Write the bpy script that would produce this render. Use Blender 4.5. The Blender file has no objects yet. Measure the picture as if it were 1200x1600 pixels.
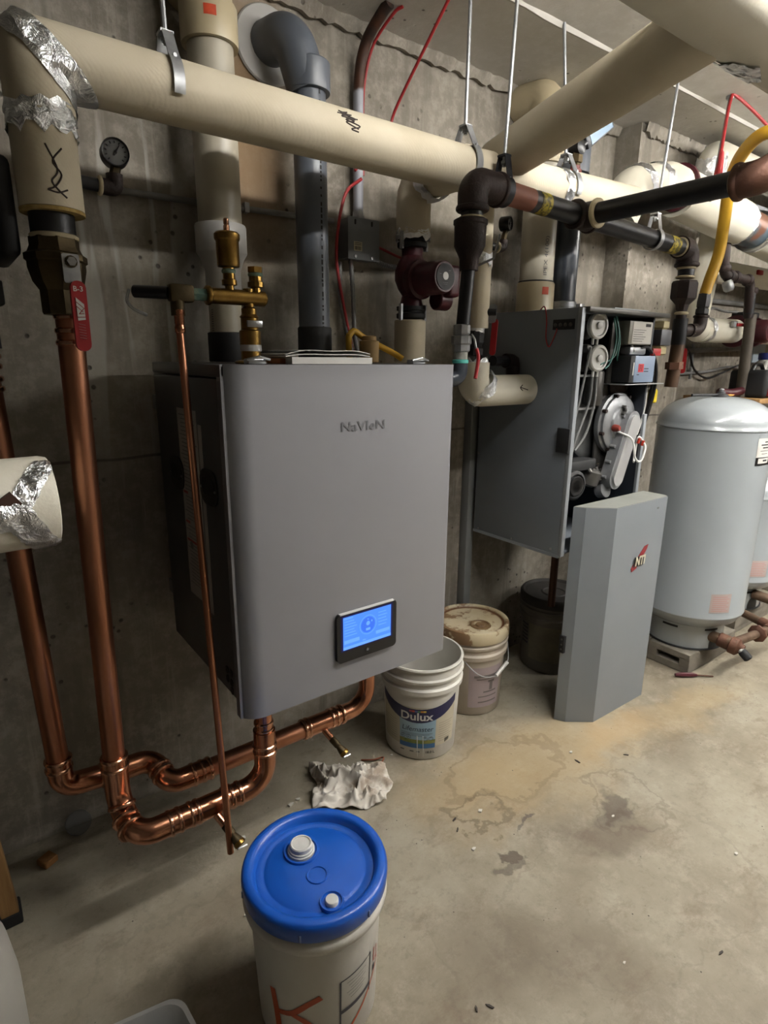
import bpy, bmesh, math, random
from mathutils import Vector as V, Matrix, noise
random.seed(11)
S = bpy.context.scene
COL = S.collection
# ------------------------------------------------------------------ camera
cam_data = bpy.data.cameras.new('camera'); cam = bpy.data.objects.new('camera', cam_data); COL.objects.link(cam)
S.camera = cam
cam_data.sensor_fit = 'VERTICAL'; cam_data.sensor_height = 36; cam_data.lens = 36*917/1600
cam_data.clip_start = .02
def cam_axes(yaw, pitch, roll):
    cy, sy, cp, sp, cr, sr = math.cos(yaw), math.sin(yaw), math.cos(pitch), math.sin(pitch), math.cos(roll), math.sin(roll)
    f = V((sy*cp, cy*cp, -sp)); r = V((cy, -sy, 0)); u = r.cross(f)
    return cr*r+sr*u, -sr*r+cr*u, f
_r, _u, _f = cam_axes(*[math.radians(a) for a in (36.8, 14.8, .5)])
cam.matrix_world = Matrix(((_r.x, _u.x, -_f.x, 0), (_r.y, _u.y, -_f.y, -1.77), (_r.z, _u.z, -_f.z, 1.41), (0, 0, 0, 1)))
# ------------------------------------------------------------------ world, exposure
W = bpy.data.worlds.new('world'); S.world = W; W.use_nodes = True
W.node_tree.nodes['Background'].inputs[0].default_value = (.05, .05, .05, 1)
S.view_settings.view_transform = 'Standard'; S.view_settings.look = 'None'
S.view_settings.gamma = 1; S.view_settings.use_curve_mapping = False
S.view_settings.exposure = 1.68
LAMP = 46.0
LAMP_COL = (1.0, .972, .925)
CEIL = 2.40
# ------------------------------------------------------------------ materials
ALB = .66          # overall reflectance of painted and mineral surfaces
def lin(c, k=None):
    k = ALB if k is None else k; o = []
    for x in c:
        x = x/255
        o.append(k*(x/12.92 if x <= .04045 else ((x+.055)/1.055)**2.4))
    return (*o, 1)
class NT:
    def __init__(s, name):
        s.m = bpy.data.materials.new(name); s.m.use_nodes = True
        s.t = s.m.node_tree; s.b = s.t.nodes['Principled BSDF']
        s.co = s.t.nodes.new('ShaderNodeTexCoord').outputs['Object']
    def n(s, kind, **ins):
        nd = s.t.nodes.new('ShaderNode'+kind)
        for k, v in ins.items():
            if k.startswith('p_'): setattr(nd, k[2:], v)
            else: s.set(nd.inputs[int(k[1:]) if k[0] == 'i' and k[1:].isdigit() else k], v)
        return nd
    def set(s, sock, v):
        if isinstance(v, bpy.types.NodeSocket): s.t.links.new(v, sock)
        else: sock.default_value = v
    def mapped(s, sc=(1, 1, 1), co=None):
        return s.n('Mapping', Vector=co or s.co, Scale=sc).outputs[0]
    def noise(s, scale, detail=4, sc=(1, 1, 1), rough=.55, co=None, dist=0):
        return s.n('TexNoise', Vector=s.mapped(sc, co), Scale=scale, Detail=detail, Roughness=rough, Distortion=dist).outputs[0]
    def ramp(s, fac, *stops):
        r = s.n('ValToRGB', Fac=fac); e = r.color_ramp.elements
        while len(e) < len(stops): e.new(.5)
        for el, (p, c) in zip(e, stops):
            el.position = p; el.color = c if len(c) == 4 else lin(c)
        return r.outputs[0]
    def mask(s, fac, a, b):
        return s.n('MapRange', i0=fac, i1=a, i2=b, i3=0.0, i4=1.0, p_interpolation_type='SMOOTHSTEP').outputs[0]
    def mix(s, fac, a, b, mode='MIX'):
        m = s.t.nodes.new('ShaderNodeMix'); m.data_type = 'RGBA'; m.blend_type = mode
        s.set(m.inputs[0], fac)
        for i, c in ((6, a), (7, b)):
            s.set(m.inputs[i], c if isinstance(c, bpy.types.NodeSocket) or len(c) == 4 else lin(c))
        return m.outputs[2]
    def math(s, op, a, b=0.0):
        return s.n('Math', i0=a, i1=b, p_operation=op).outputs[0]
    def bump(s, h, strength, dist=.01):
        s.set(s.b.inputs['Normal'], s.n('Bump', Height=h, Strength=strength, Distance=dist).outputs[0])
    def out(s, **kw):
        for k, v in kw.items():
            s.set(s.b.inputs[k.replace('_', ' ')], v)
        return s.m
MATS = {}
def mat(name, col, rough=.5, metal=0.0, col2=None, scale=9, sc=(1, 1, 1), bump=0, bscale=80, lo=.35, hi=.7, detail=4, **kw):
    if name in MATS: return MATS[name]
    t = NT(name)
    if col2: c = t.ramp(t.noise(scale, detail, sc), (lo, col), (hi, col2))
    else: c = t.ramp(t.noise(scale, 3), (.3, tuple(x*.94 for x in col)), (.75, col))
    if bump: t.bump(t.noise(bscale, 3, sc), bump, .004)
    MATS[name] = t.out(Base_Color=c, Roughness=rough, Metallic=float(metal), **kw)
    return MATS[name]
def emit(name, col, strength):
    if name in MATS: return MATS[name]
    t = NT(name); t.out(Base_Color=(0, 0, 0, 1), Emission_Color=lin(col, 1) if max(col) > 1.5 else (*col, 1), Emission_Strength=strength)
    MATS[name] = t.m; return t.m
# ------------------------------------------------------------------ mesh builder
def fillet(pts, R, seg=6):
    pts = [V(p) for p in pts]; out = [pts[0]]
    for i in range(1, len(pts)-1):
        a, b, c = pts[i-1], pts[i], pts[i+1]
        d1 = (a-b).normalized(); d2 = (c-b).normalized(); ang = d1.angle(d2)
        if ang > 3.1: out.append(b); continue
        rr = R[i-1] if isinstance(R, (list, tuple)) else R
        L = rr/math.tan(ang/2); L = min(L, (a-b).length*.499, (c-b).length*.499); rr = L*math.tan(ang/2)
        o = b+(d1+d2).normalized()*(rr/math.sin(ang/2))
        p, q = b+d1*L-o, b+d2*L-o
        for k in range(seg+1):
            t = k/seg; w = p.angle(q)
            out.append(o+p*(math.sin((1-t)*w)/math.sin(w))+q*(math.sin(t*w)/math.sin(w)))
    out.append(pts[-1]); return out
def spline(pts, seg=6):
    P = [V(p) for p in pts]; P = [2*P[0]-P[1]]+P+[2*P[-1]-P[-2]]; out = []
    for i in range(1, len(P)-2):
        for k in range(seg):
            t = k/seg; a, b, c, d = P[i-1:i+3]
            out.append(.5*((2*b)+(c-a)*t+(2*a-5*b+4*c-d)*t*t+(3*b-a-3*c+d)*t**3))
    out.append(P[-2]); return out
def frame(d, hint=None):
    d = V(d).normalized(); h = V(hint) if hint else (V((0, 0, 1)) if abs(d.z) < .9 else V((0, 1, 0)))
    x = h.cross(d).normalized(); return x, d.cross(x), d
class MB:
    def __init__(s): s.v = []; s.f = []
    def add(s, vs, fs):
        o = len(s.v); s.v += [V(p) for p in vs]; s.f += [tuple(i+o for i in f) for f in fs]; return s
    def box(s, a, b, bev=0, seg=2, rot=None, at=None):
        a, b = V(a), V(b); c = (a+b)/2; h = (b-a)/2
        bm = bmesh.new(); bmesh.ops.create_cube(bm, size=2)
        for v in bm.verts: v.co = V((v.co.x*h.x, v.co.y*h.y, v.co.z*h.z))
        if bev: bmesh.ops.bevel(bm, geom=bm.edges[:], offset=bev, segments=seg, profile=.5, affect='EDGES')
        bm.verts.index_update()
        vs = [(rot @ v.co if rot else v.co)+c for v in bm.verts]; fs = [[v.index for v in f.verts] for f in bm.faces]; bm.free()
        return s.add(vs, fs)
    def tube(s, pts, r, n=14, cap=True):
        P = []
        for p in pts:
            p = V(p)
            if not P or (p-P[-1]).length > 1e-5: P.append(p)
        m = len(P); R = r if isinstance(r, (list, tuple)) else [r]*m
        if len(R) != m: R = [r[0]]*m
        T = [(P[min(i+1, m-1)]-P[max(i-1, 0)]).normalized() for i in range(m)]
        x, y, _ = frame(T[0]); vs = []
        for i in range(m):
            if i:
                q = T[i-1].rotation_difference(T[i]); x = q @ x; y = q @ y
            for k in range(n):
                a = 2*math.pi*k/n; vs.append(P[i]+(x*math.cos(a)+y*math.sin(a))*R[i])
        fs = [(i*n+k, i*n+(k+1) % n, (i+1)*n+(k+1) % n, (i+1)*n+k) for i in range(m-1) for k in range(n)]
        if cap: fs += [tuple(range(n))[::-1], tuple((m-1)*n+k for k in range(n))]
        return s.add(vs, fs)
    def lathe(s, prof, o=(0, 0, 0), axis=(0, 0, 1), n=24, a0=0, hint=None, scale2=1):
        x, y, d = frame(axis, hint); o = V(o); vs = []; m = len(prof)
        for (r, h) in prof:
            for k in range(n):
                a = a0+2*math.pi*k/n; vs.append(o+d*h+(x*math.cos(a)+y*math.sin(a)*scale2)*max(r, 1e-4))
        fs = [(i*n+k, i*n+(k+1) % n, (i+1)*n+(k+1) % n, (i+1)*n+k) for i in range(m-1) for k in range(n)]
        fs += [tuple(range(n))[::-1], tuple((m-1)*n+k for k in range(n))]
        return s.add(vs, fs)
    def cyl(s, p, q, r, n=20, r2=None):
        d = V(q)-V(p); return s.lathe([(r, 0), (r if r2 is None else r2, d.length)], p, d, n)
    def hexn(s, p, q, r): return s.cyl(p, q, r, 6)
    def ring(s, p, d, r, w, t=.004, n=24):
        """a bead round a pipe of radius r"""
        return s.lathe([(r*.9, -w/2), (r, -w/2), (r+t*.8, -w*.3), (r+t, 0), (r+t*.8, w*.3), (r, w/2), (r*.9, w/2)], p, d, n)
    def prism(s, pts, off):
        n = len(pts); P = [V(p) for p in pts]; off = V(off)
        return s.add(P+[p+off for p in P], [tuple(range(n))[::-1], tuple(range(n, 2*n))]+[(i, (i+1) % n, n+(i+1) % n, n+i) for i in range(n)])
    def plate(s, o, r, u, w, h, t, rad=0, seg=4):
        """rounded plate: o centre of its back face, r/u directions, thickness t along r x u"""
        o, r, u = V(o), V(r).normalized(), V(u).normalized(); n = r.cross(u); P = []
        rad = max(rad, 1e-4)
        for cx, cy, a0 in ((w/2-rad, h/2-rad, 0), (-w/2+rad, h/2-rad, 90), (-w/2+rad, -h/2+rad, 180), (w/2-rad, -h/2+rad, 270)):
            for k in range(seg+1):
                a = math.radians(a0+90*k/seg); P.append(o+r*(cx+rad*math.cos(a))+u*(cy+rad*math.sin(a)))
        return s.prism(P, n*t)
    def patch(s, fn, u0, u1, v0, v1, nu=10, nv=2, vlo=None, vhi=None):
        vs = []
        for i in range(nu+1):
            t = i/nu; u = u0+(u1-u0)*t; a = vlo(t) if vlo else v0; b = vhi(t) if vhi else v1
            for j in range(nv+1): vs.append(fn(u, a+(b-a)*j/nv))
        return s.add(vs, [(i*(nv+1)+j, (i+1)*(nv+1)+j, (i+1)*(nv+1)+j+1, i*(nv+1)+j+1) for i in range(nu) for j in range(nv)])
    def build(s, name, m, parent=None, sharp=38, recalc=True):
        base = V((0, 0, 0)); p = parent
        while p is not None: base = base+V(p.get('_o', (0, 0, 0))) if not p.parent else base+V(p.location); p = p.parent
        if parent is None and s.v:
            lo = [min(v[i] for v in s.v) for i in range(3)]; hi = [max(v[i] for v in s.v) for i in range(3)]
            base = V(((lo[0]+hi[0])/2, (lo[1]+hi[1])/2, lo[2]))
        me = bpy.data.meshes.new(name); me.from_pydata([v-base for v in s.v], [], s.f)
        if recalc:
            bm = bmesh.new(); bm.from_mesh(me); bmesh.ops.recalc_face_normals(bm, faces=bm.faces[:]); bm.to_mesh(me); bm.free()
        for pl in me.polygons: pl.use_smooth = True
        me.set_sharp_from_angle(angle=math.radians(sharp))
        me.materials.append(m)
        o = bpy.data.objects.new(name, me); COL.objects.link(o)
        if parent is not None: o.parent = parent
        else: o.location = base
        if parent is None: o['_o'] = list(base)
        return o
def tag(o, label=None, cat=None, group=None, kind=None):
    if label: o['label'] = label
    if cat: o['category'] = cat
    if group: o['group'] = group
    if kind: o['kind'] = kind
    return o
def thing(name, label, cat, loc, group=None):
    o = bpy.data.objects.new(name, None); COL.objects.link(o); o.empty_display_size = .05
    o.location = loc; o['_o'] = list(loc)
    return tag(o, label, cat, group)
def struct(name, mb, m, parent=None, label=None):
    o = mb.build(name, m, parent); o['kind'] = 'structure'
    if parent is None and 0: pass
    if label: o['label'] = label
    return o
def world_mesh(o):
    """put a top-level setting mesh back on the world origin so its texture runs in room coordinates"""
    b = V(o.location); o.data.transform(Matrix.Translation(b)); o.location = (0, 0, 0); o['_o'] = [0, 0, 0]; return o
def text(s, size, fn, m, parent, name='lettering', bold=0.0, align='CENTER', sx=1.0, shear=0.0, depth=.0006, space=1.0):
    """flat lettering; fn(x, y, z) maps the text plane into the room"""
    cu = bpy.data.curves.new('t', 'FONT'); cu.body = s; cu.size = size; cu.align_x = align; cu.offset = bold; cu.shear = shear
    cu.resolution_u = 3; cu.space_character = space
    ob = bpy.data.objects.new('t', cu); COL.objects.link(ob)
    dg = bpy.context.evaluated_depsgraph_get(); me = bpy.data.meshes.new_from_object(ob.evaluated_get(dg))
    mb = MB(); n = len(me.vertices)
    mb.add([fn(v.co.x*sx, v.co.y, depth) for v in me.vertices], [tuple(p.vertices) for p in me.polygons])
    bpy.data.objects.remove(ob); bpy.data.curves.remove(cu); bpy.data.meshes.remove(me)
    return mb.build(name, m, parent, recalc=False)
def plane_fn(o, r, u):
    o, r, u = V(o), V(r).normalized(), V(u).normalized(); n = r.cross(u)
    return lambda x, y, z=0: o+r*x+u*y+n*z
def mul(*a): return tuple(a)
# ------------------------------------------------------------------ setting materials
def concrete(name, base, dark, light, wall=False):
    t = NT(name)
    big = t.noise(1.6, 5); fine = t.noise(22, 5, rough=.7); st = t.noise(5, 4, (2.2, 2.2, .28))
    c = t.ramp(big, (.3, dark), (.7, base))
    c = t.mix(t.math('MULTIPLY', t.mask(fine, .42, .66), .55), c, light)
    c = t.mix(t.math('MULTIPLY', t.mask(t.noise(60, 5, rough=.75), .55, .7), .35), c, dark)
    if wall:
        c = t.mix(t.math('MULTIPLY', t.mask(st, .5, .66), .65), c, dark)
        c = t.mix(t.math('MULTIPLY', t.mask(t.noise(14, 5, (2, 2, .12), rough=.7), .54, .68), .45), c, light)
        sep = t.n('SeparateXYZ', Vector=t.co); X, Z = sep.outputs[0], sep.outputs[2]
        def band(v, a, b, w): return t.math('MULTIPLY', t.mask(v, a-w, a+w), t.mask(v, b+w, b-w))
        dr = t.noise(9, 3, (1.5, 1.5, .12), dist=.4)
        lime = t.math('MULTIPLY', t.mask(dr, .52, .6), t.math('MULTIPLY', band(X, .28, .62, .06), band(Z, 1.2, 2.12, .3)))
        c = t.mix(t.math('MULTIPLY', lime, .75), c, (206, 202, 192))
        tan = t.math('MULTIPLY', band(X, .72, .93, .05), band(Z, 1.75, 2.35, .2))
        c = t.mix(t.math('MULTIPLY', tan, .7), c, (176, 140, 98))
        seam = t.math('ABSOLUTE', t.math('SUBTRACT', t.math('ADD', Z, t.math('MULTIPLY', t.noise(3, 2), .03)), 1.14))
        c = t.mix(t.math('MULTIPLY', t.mask(seam, .006, .002), .7), c, (70, 64, 58))
    vo = t.n('TexVoronoi', Vector=t.mapped(), Scale=26.0, Randomness=1.0).outputs['Distance']
    pit = t.math('MULTIPLY', t.mask(vo, .2, .1), t.mask(t.noise(4, 3), .52, .6))
    c = t.mix(t.math('MULTIPLY', pit, .75), c, (58, 52, 46))
    h = t.math('SUBTRACT', t.math('ADD', t.math('MULTIPLY', fine, .35), t.math('MULTIPLY', st, .3 if wall else 0)), t.math('MULTIPLY', pit, .7))
    t.bump(h, .55, .012)
    return t.out(Base_Color=c, Roughness=.9)
M_wall = concrete('wall_concrete', (170, 162, 148), (128, 120, 108), (192, 185, 172), True)
M_ceil = concrete('ceiling_concrete', (248, 245, 238), (226, 222, 214), (254, 251, 246))
def floor_mat():
    t = NT('floor_concrete')
    c = t.ramp(t.noise(1.5, 8, rough=.66), (.3, (122, 110, 92)), (.5, (156, 147, 128)), (.7, (178, 171, 154)))
    c = t.mix(t.math('MULTIPLY', t.mask(t.noise(9, 8, rough=.8), .46, .68), .5), c, (188, 180, 162))
    c = t.mix(t.math('MULTIPLY', t.mask(t.noise(6, 8, (1, 1.6, 1), rough=.75), .52, .66), .45), c, (124, 106, 86))
    c = t.mix(t.math('MULTIPLY', t.mask(t.noise(30, 6, rough=.8), .52, .66), .35), c, (122, 112, 96))
    wob = t.n('TexNoise', Vector=t.mapped(), Scale=5.0, Detail=5.0, Roughness=.6).outputs['Color']
    wv = t.n('VectorMath', i0=t.co, i1=t.n('VectorMath', i0=t.n('VectorMath', i0=wob, i1=(.5, .5, .5), p_operation='SUBTRACT').outputs[0], i1=(.34, .34, 0), p_operation='MULTIPLY').outputs[0], p_operation='ADD').outputs[0]
    def dist(x, y, sx=1, sy=1, rz=0):
        m = t.n('Mapping', Vector=t.n('VectorMath', i0=wv, i1=(x, y, 0), p_operation='SUBTRACT').outputs[0], Scale=(1/sx, 1/sy, 0), p_vector_type='POINT')
        if rz:
            m2 = t.n('VectorRotate', Vector=t.n('VectorMath', i0=wv, i1=(x, y, 0), p_operation='SUBTRACT').outputs[0], Angle=rz, p_rotation_type='Z_AXIS').outputs[0]
            t.set(m.inputs['Vector'], m2)
        return t.n('VectorMath', i0=m.outputs[0], p_operation='LENGTH').outputs['Value']
    def blob(x, y, sx, sy, col, k, soft=.3, rz=0):
        nonlocal c
        c = t.mix(t.math('MULTIPLY', t.mask(dist(x, y, sx, sy, rz), 1, 1-soft), k), c, col)
    def ring(x, y, sx, sy, col, k, w=.12, rz=0):
        nonlocal c
        d = t.math('ABSOLUTE', t.math('SUBTRACT', dist(x, y, sx, sy, rz), 1))
        c = t.mix(t.math('MULTIPLY', t.mask(d, w, w*.3), k), c, col)
    # rust-yellow water marks, damp stains and their tide lines
    blob(1.62, -.66, .62, .26, (190, 164, 118), .42, .8)
    blob(1.95, -.72, .34, .10, (196, 164, 118), .45, .9)
    blob(1.25, -.58, .35, .25, (182, 158, 116), .45, .8)
    blob(2.35, -.8, .5, .14, (190, 166, 122), .4, .8)
    blob(1.44, -.99, .20, .12, (104, 90, 76), .6, .7, .5)
    blob(1.58, -.91, .05, .12, (86, 74, 64), .65, .5, .3)
    blob(1.52, -.93, .10, .04, (92, 80, 68), .5, .5, .3)
    blob(1.165, -.85, .022, .05, (84, 72, 62), .75, .4)
    blob(1.12, -.88, .05, .025, (90, 78, 68), .6, .5)
    blob(1.30, -.805, .05, .013, (88, 78, 74), .7, .4, -.4)
    blob(1.25, -.825, .018, .014, (92, 82, 78), .6, .4)
    blob(.98, -1.10, .36, .20, (112, 100, 84), .5, .9, .6)
    blob(.62, -.55, .28, .14, (120, 108, 90), .4, .6)
    ring(1.20, -.70, .09, .045, (104, 86, 64), .5, .20, .5)
    ring(1.40, -.60, .24, .12, (120, 100, 74), .35, .09, .2)
    ring(1.62, -.93, .12, .15, (104, 88, 72), .3, .08, .3)
    ring(1.35, -1.15, .42, .22, (118, 108, 94), .2, .03, .2)
    vo = t.n('TexVoronoi', Vector=wv, Scale=.75, p_feature='DISTANCE_TO_EDGE').outputs['Distance']
    c = t.mix(t.math('MULTIPLY', t.mask(vo, .006, .002), .12), c, (84, 74, 62))
    fl = t.n('TexVoronoi', Vector=t.mapped(), Scale=38.0).outputs['Distance']
    c = t.mix(t.math('MULTIPLY', t.mask(fl, .1, .05), t.mask(t.noise(6, 2), .55, .62)), c, (74, 66, 56))
    t.bump(t.noise(34, 5, rough=.7), .22, .006)
    return t.out(Base_Color=c, Roughness=t.math('ADD', .52, t.math('MULTIPLY', t.noise(3, 4), .3)), Specular_IOR_Level=.35)
M_floor = floor_mat()
# ------------------------------------------------------------------ the room
XL, XR, YF = -.62, 9.0, -6.0
def room_box(name, a, b, m): return world_mesh(struct(name, MB().box(a, b), m))
room_box('floor', (XL, YF, -.15), (XR, .2, 0), M_floor)
room_box('ceiling', (XL, YF, CEIL), (XR, .2, CEIL+.15), M_ceil)
room_box('wall_back', (XL-.2, 0, 0), (XR+.2, .2, CEIL), M_wall)
room_box('wall_left', (XL-.2, YF, 0), (XL, 0, CEIL), mat('side_wall', (84, 80, 73), .9, 0, (66, 62, 57), 3))  # unseen wall, set close and dark to cut bounced light
room_box('wall_right', (XR, YF, 0), (XR+.2, 0, CEIL), M_wall)
room_box('wall_front', (XL-.2, YF-.2, 0), (XR+.2, YF, CEIL), M_wall)
room_box('wall_pilaster', (2.61, -.12, 0), (3.2, .0, CEIL), M_wall)
# poured-in fins of concrete along the ceiling joint and the ceiling form seam
def fin(name, x0, x1, y, z, w, h, m, n=60):
    mb = MB(); vs = []
    for i in range(n+1):
        x = x0+(x1-x0)*i/n; j = random.uniform(.75, 1.25)
        vs += [(x, y-w*j, z), (x, y-w*.3, z-h*j), (x, y+w*.5, z-h*.9*j), (x, y+w, z)]
    mb.add(vs, [(i*4+k, i*4+k+1, i*4+4+k+1, i*4+4+k) for i in range(n) for k in range(3)])
    return world_mesh(struct(name, mb, m))
fin('trim_1', .2, 5.5, -.39, CEIL, .009, .010, mat('form_seam', (214, 210, 202), .9))
fin('trim_2', .6, 2.6, -.012, CEIL, .022, .03, M_wall, 90)
fin('trim_3', 2.62, 3.19, -.132, CEIL, .018, .045, M_wall, 40)
# ------------------------------------------------------------------ lamps of the room and two added fill lamps (above and beside the frame)
M_tube = emit('lit_tube', LAMP_COL, LAMP)
M_lampbody = mat('lamp_housing', (225, 225, 220), .5)
def lamp(x, y, label, L=1.2, drop=0.0):
    zc = CEIL-drop
    t = thing('fluorescent_fixture', label, 'light', (x, y, zc), 'ceiling light fittings')
    MB().box((x-L/2, y-.035, zc-.035), (x+L/2, y+.035, zc-.002), .004).build('housing', M_lampbody, t)
    for s in (-1, 1):
        MB().cyl((x-L/2+.02, y+s*.038, zc-.050), (x+L/2-.02, y+s*.038, zc-.050), .013, 10).build('tube', M_tube, t)
        MB().box((x+s*(L/2-.015)-.006, y-.055, zc-.07), (x+s*(L/2-.015)+.006, y+.055, zc-.03)).build('lamp_holder', M_lampbody, t)
        if drop: MB().cyl((x+s*L*.4, y, zc-.003), (x+s*L*.4, y, CEIL), .003, 6).build('hanging_rod', M_lampbody, t)
    return t
lamp(1.45, -1.5, 'twin tube ceiling fixture over the floor in front of the grey boiler')
lamp(2.9, -1.5, 'twin tube ceiling fixture over the floor between the open boiler and the tall tank')
lamp(4.35, -1.5, 'twin tube ceiling fixture over the aisle beyond the tall tank')
lamp(3.1, -2.5, 'added hanging twin tube fill lamp, unseen, over the middle of the room', 1.2, .12)  # added fill lamp out of view, brightens the right-hand side
lamp(4.7, -2.5, 'added hanging twin tube fill lamp, unseen, at the far end of the room', 1.2, .12)  # second added lamp, lifts the ceiling and tanks at the right
# ------------------------------------------------------------------ object materials
def jacket_mat():
    t = NT('canvas_jacket')
    c = t.ramp(t.noise(6, 5), (.3, (212, 200, 174)), (.7, (228, 218, 194)))
    c = t.mix(t.math('MULTIPLY', t.mask(t.noise(4, 5, rough=.7), .6, .78), .3), c, (184, 162, 130))
    w = t.n('TexWave', Vector=t.mapped((1, 1, 1)), Scale=60.0, Distortion=2.5, Detail=2.0, p_bands_direction='DIAGONAL').outputs['Fac']
    t.bump(t.math('ADD', t.math('MULTIPLY', w, .12), t.noise(60, 4)), .16, .003)
    return t.out(Base_Color=c, Roughness=.72)
M_jack = jacket_mat()
def jacket2():
    t = NT('white_jacket')
    c = t.ramp(t.noise(5, 4), (.3, (226, 220, 200)), (.7, (238, 234, 218)))
    t.bump(t.noise(120, 3), .15, .003)
    return t.out(Base_Color=c, Roughness=.6)
M_jack2 = jacket2()
def foil_mat():
    t = NT('aluminium_foil_tape')
    a = t.noise(26, 5, rough=.7, dist=.8)
    vo = t.n('TexVoronoi', Vector=t.mapped(), Scale=34.0, p_feature='F1').outputs['Distance']
    t.bump(t.math('ADD', a, t.math('MULTIPLY', vo, .6)), .9, .012)
    return t.out(Base_Color=lin((225, 227, 230), 1), Metallic=1.0, Roughness=.3)
M_foil = foil_mat()
def copper_mat():
    t = NT('copper_pipe')
    c = t.ramp(t.noise(7, 5, (1, 1, .4)), (.3, (184, 124, 92)), (.7, (216, 154, 122)))
    return t.out(Base_Color=c, Metallic=1.0, Roughness=t.math('ADD', .26, t.math('MULTIPLY', t.noise(9, 3, (1, 1, .3)), .22)))
M_cop = copper_mat()
M_copf = mat('copper_fitting', (232, 168, 134), .22, 1, (206, 138, 106), 14, bump=.12, bscale=40)
M_copring = mat('copper_bead', (240, 182, 150), .22, 1)
M_brass = mat('brass', (176, 142, 78), .33, 1, (146, 112, 56), 18, bump=.15, bscale=90)
M_brassd = mat('dull_bronze', (96, 82, 56), .55, .8, (70, 60, 42), 16, bump=.2)
M_verd = mat('verdigris_sealant', (96, 130, 118), .7, 0, (150, 160, 130), 40)
M_iron = mat('black_iron_pipe', (38, 39, 44), .42, .25, (26, 26, 30), 12, bump=.12)
M_fit = mat('malleable_iron_fitting', (54, 36, 32), .6, .3, (38, 28, 27), 16, bump=.35, bscale=120)
M_rust = mat('rusty_iron_fitting', (124, 84, 64), .65, .3, (92, 60, 46), 14, bump=.35, bscale=100)
M_oldpipe = mat('old_brown_pipe', (128, 104, 84), .6, .4, (96, 74, 58), 14, bump=.3)
M_dope = mat('pipe_sealant', (206, 192, 160), .8)
M_gpvc = mat('grey_vent_plastic', (108, 114, 124), .38, 0, (98, 104, 114), 5)
M_gpvcd = mat('dark_grey_vent_plastic', (70, 76, 86), .3, 0, (60, 66, 76), 5)
M_cpvc = mat('cream_vent_plastic', (204, 197, 178), .4, 0, (194, 186, 166), 6)
M_wpvc = mat('white_pipe_plastic', (212, 210, 206), .4)
M_elb = mat('cream_vent_elbow', (214, 199, 164), .38)
M_rub = mat('black_rubber', (26, 26, 28), .6)
M_blk = mat('black_plastic', (20, 20, 22), .35)
M_blk2 = mat('matte_black', (24, 25, 28), .7)
M_orange = mat('orange_sticker', (226, 82, 36), .6, 0, (196, 60, 24), 60)
M_galv = mat('galvanised_steel', (196, 198, 200), .45, .7, (166, 168, 172), 30)
M_conduit = mat('grey_conduit', (150, 150, 150), .55, .3, (122, 120, 116), 14)
M_steel = mat('bright_steel', (196, 198, 200), .28, 1)
M_red = mat('red_vinyl_grip', (176, 28, 34), .42)
M_redc = mat('red_cable', (186, 44, 48), .5)
M_maroon = mat('maroon_pump_paint', (88, 24, 38), .45, 0, (70, 18, 30), 20, bump=.1)
M_white = mat('white_plastic', (226, 226, 222), .4)
M_paper = mat('white_paper', (232, 230, 224), .8)
M_ink = mat('dark_ink', (40, 40, 44), .7)
M_grayink = mat('grey_ink', (120, 120, 122), .8)
M_yel = mat('yellow_gas_hose', (226, 178, 44), .5, 0, (206, 156, 34), 12)
M_ytape = mat('yellow_tape', (186, 166, 34), .6, 0, (96, 88, 20), 70, lo=.45, hi=.55)
M_wood = mat('raw_timber', (176, 136, 84), .7, 0, (150, 110, 64), 12, (6, 6, .6))
M_mark = mat('marker_ink', (52, 36, 30), .7)
X3, Y3, Z3 = V((1, 0, 0)), V((0, 1, 0)), V((0, 0, 1))
# ================================================================== insulated heating main with its riser
MX, MY, MZ, MR = .226, -.40, 1.931, .0595
RR = .056            # riser jacket radius
t = thing('insulated_pipe', 'long canvas-jacketed heating main with foil-taped corner crossing above the grey boiler', 'pipe', (MX, MY, 1.675))
MB().tube([(MX, MY, 1.675), (MX, MY, 1.70), (MX, MY, 1.845)], RR, 32).build('riser_jacket', M_jack, t)
def corner(rows, name, m, jit=0.0, n=32):
    """the mitred corner of the jacket: rows of (where, lift); where < 0 on the riser side, 0 the mitre, > 0 on the main side"""
    vs = []
    for w, lift in rows:
        for k in range(n):
            a = 2*math.pi*k/n; c, s_ = math.cos(a), math.sin(a); r = MR+lift+random.uniform(0, jit)
            if w in ('low', 'far'):
                vs.append((MX+r*c*RR/MR, MY+r*s_*RR/MR, 1.838) if w == 'low' else (MX+.075, MY+r*s_, MZ-r*c)); continue
            if w == 0 and c < 0: c *= 1-.30*c*c
            x, z = (MX+r*c, MZ-r*c) if w == 0 else ((MX+r*c, MZ-MR*c+w) if w < 0 else (MX+MR*c+w, MZ-r*c))
            if w < 0: z = MZ-MR*c+w+random.uniform(-jit, jit)*2
            vs.append((x, MY+r*s_, z))
    R_ = len(rows)
    return MB().add(vs, [(i*n+k, i*n+(k+1) % n, (i+1)*n+(k+1) % n, (i+1)*n+k) for i in range(R_-1) for k in range(n)]).build(name, m, t, sharp=28)
corner([('low', 0), (-.036, 0), (0, 0), (.032, 0), ('far', 0)], 'corner_jacket', M_jack)
corner([(-.030, .0016), (0, .003), (.030, .0028), (.042, .0016)], 'foil_tape', M_foil, .0016)
MB().tube([(MX+.055, MY, MZ), (1.3, MY, MZ), (1.85, MY, MZ+.02), (2.14, MY, MZ+.03)], MR, 36).build('main_jacket', M_jack, t)
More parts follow.
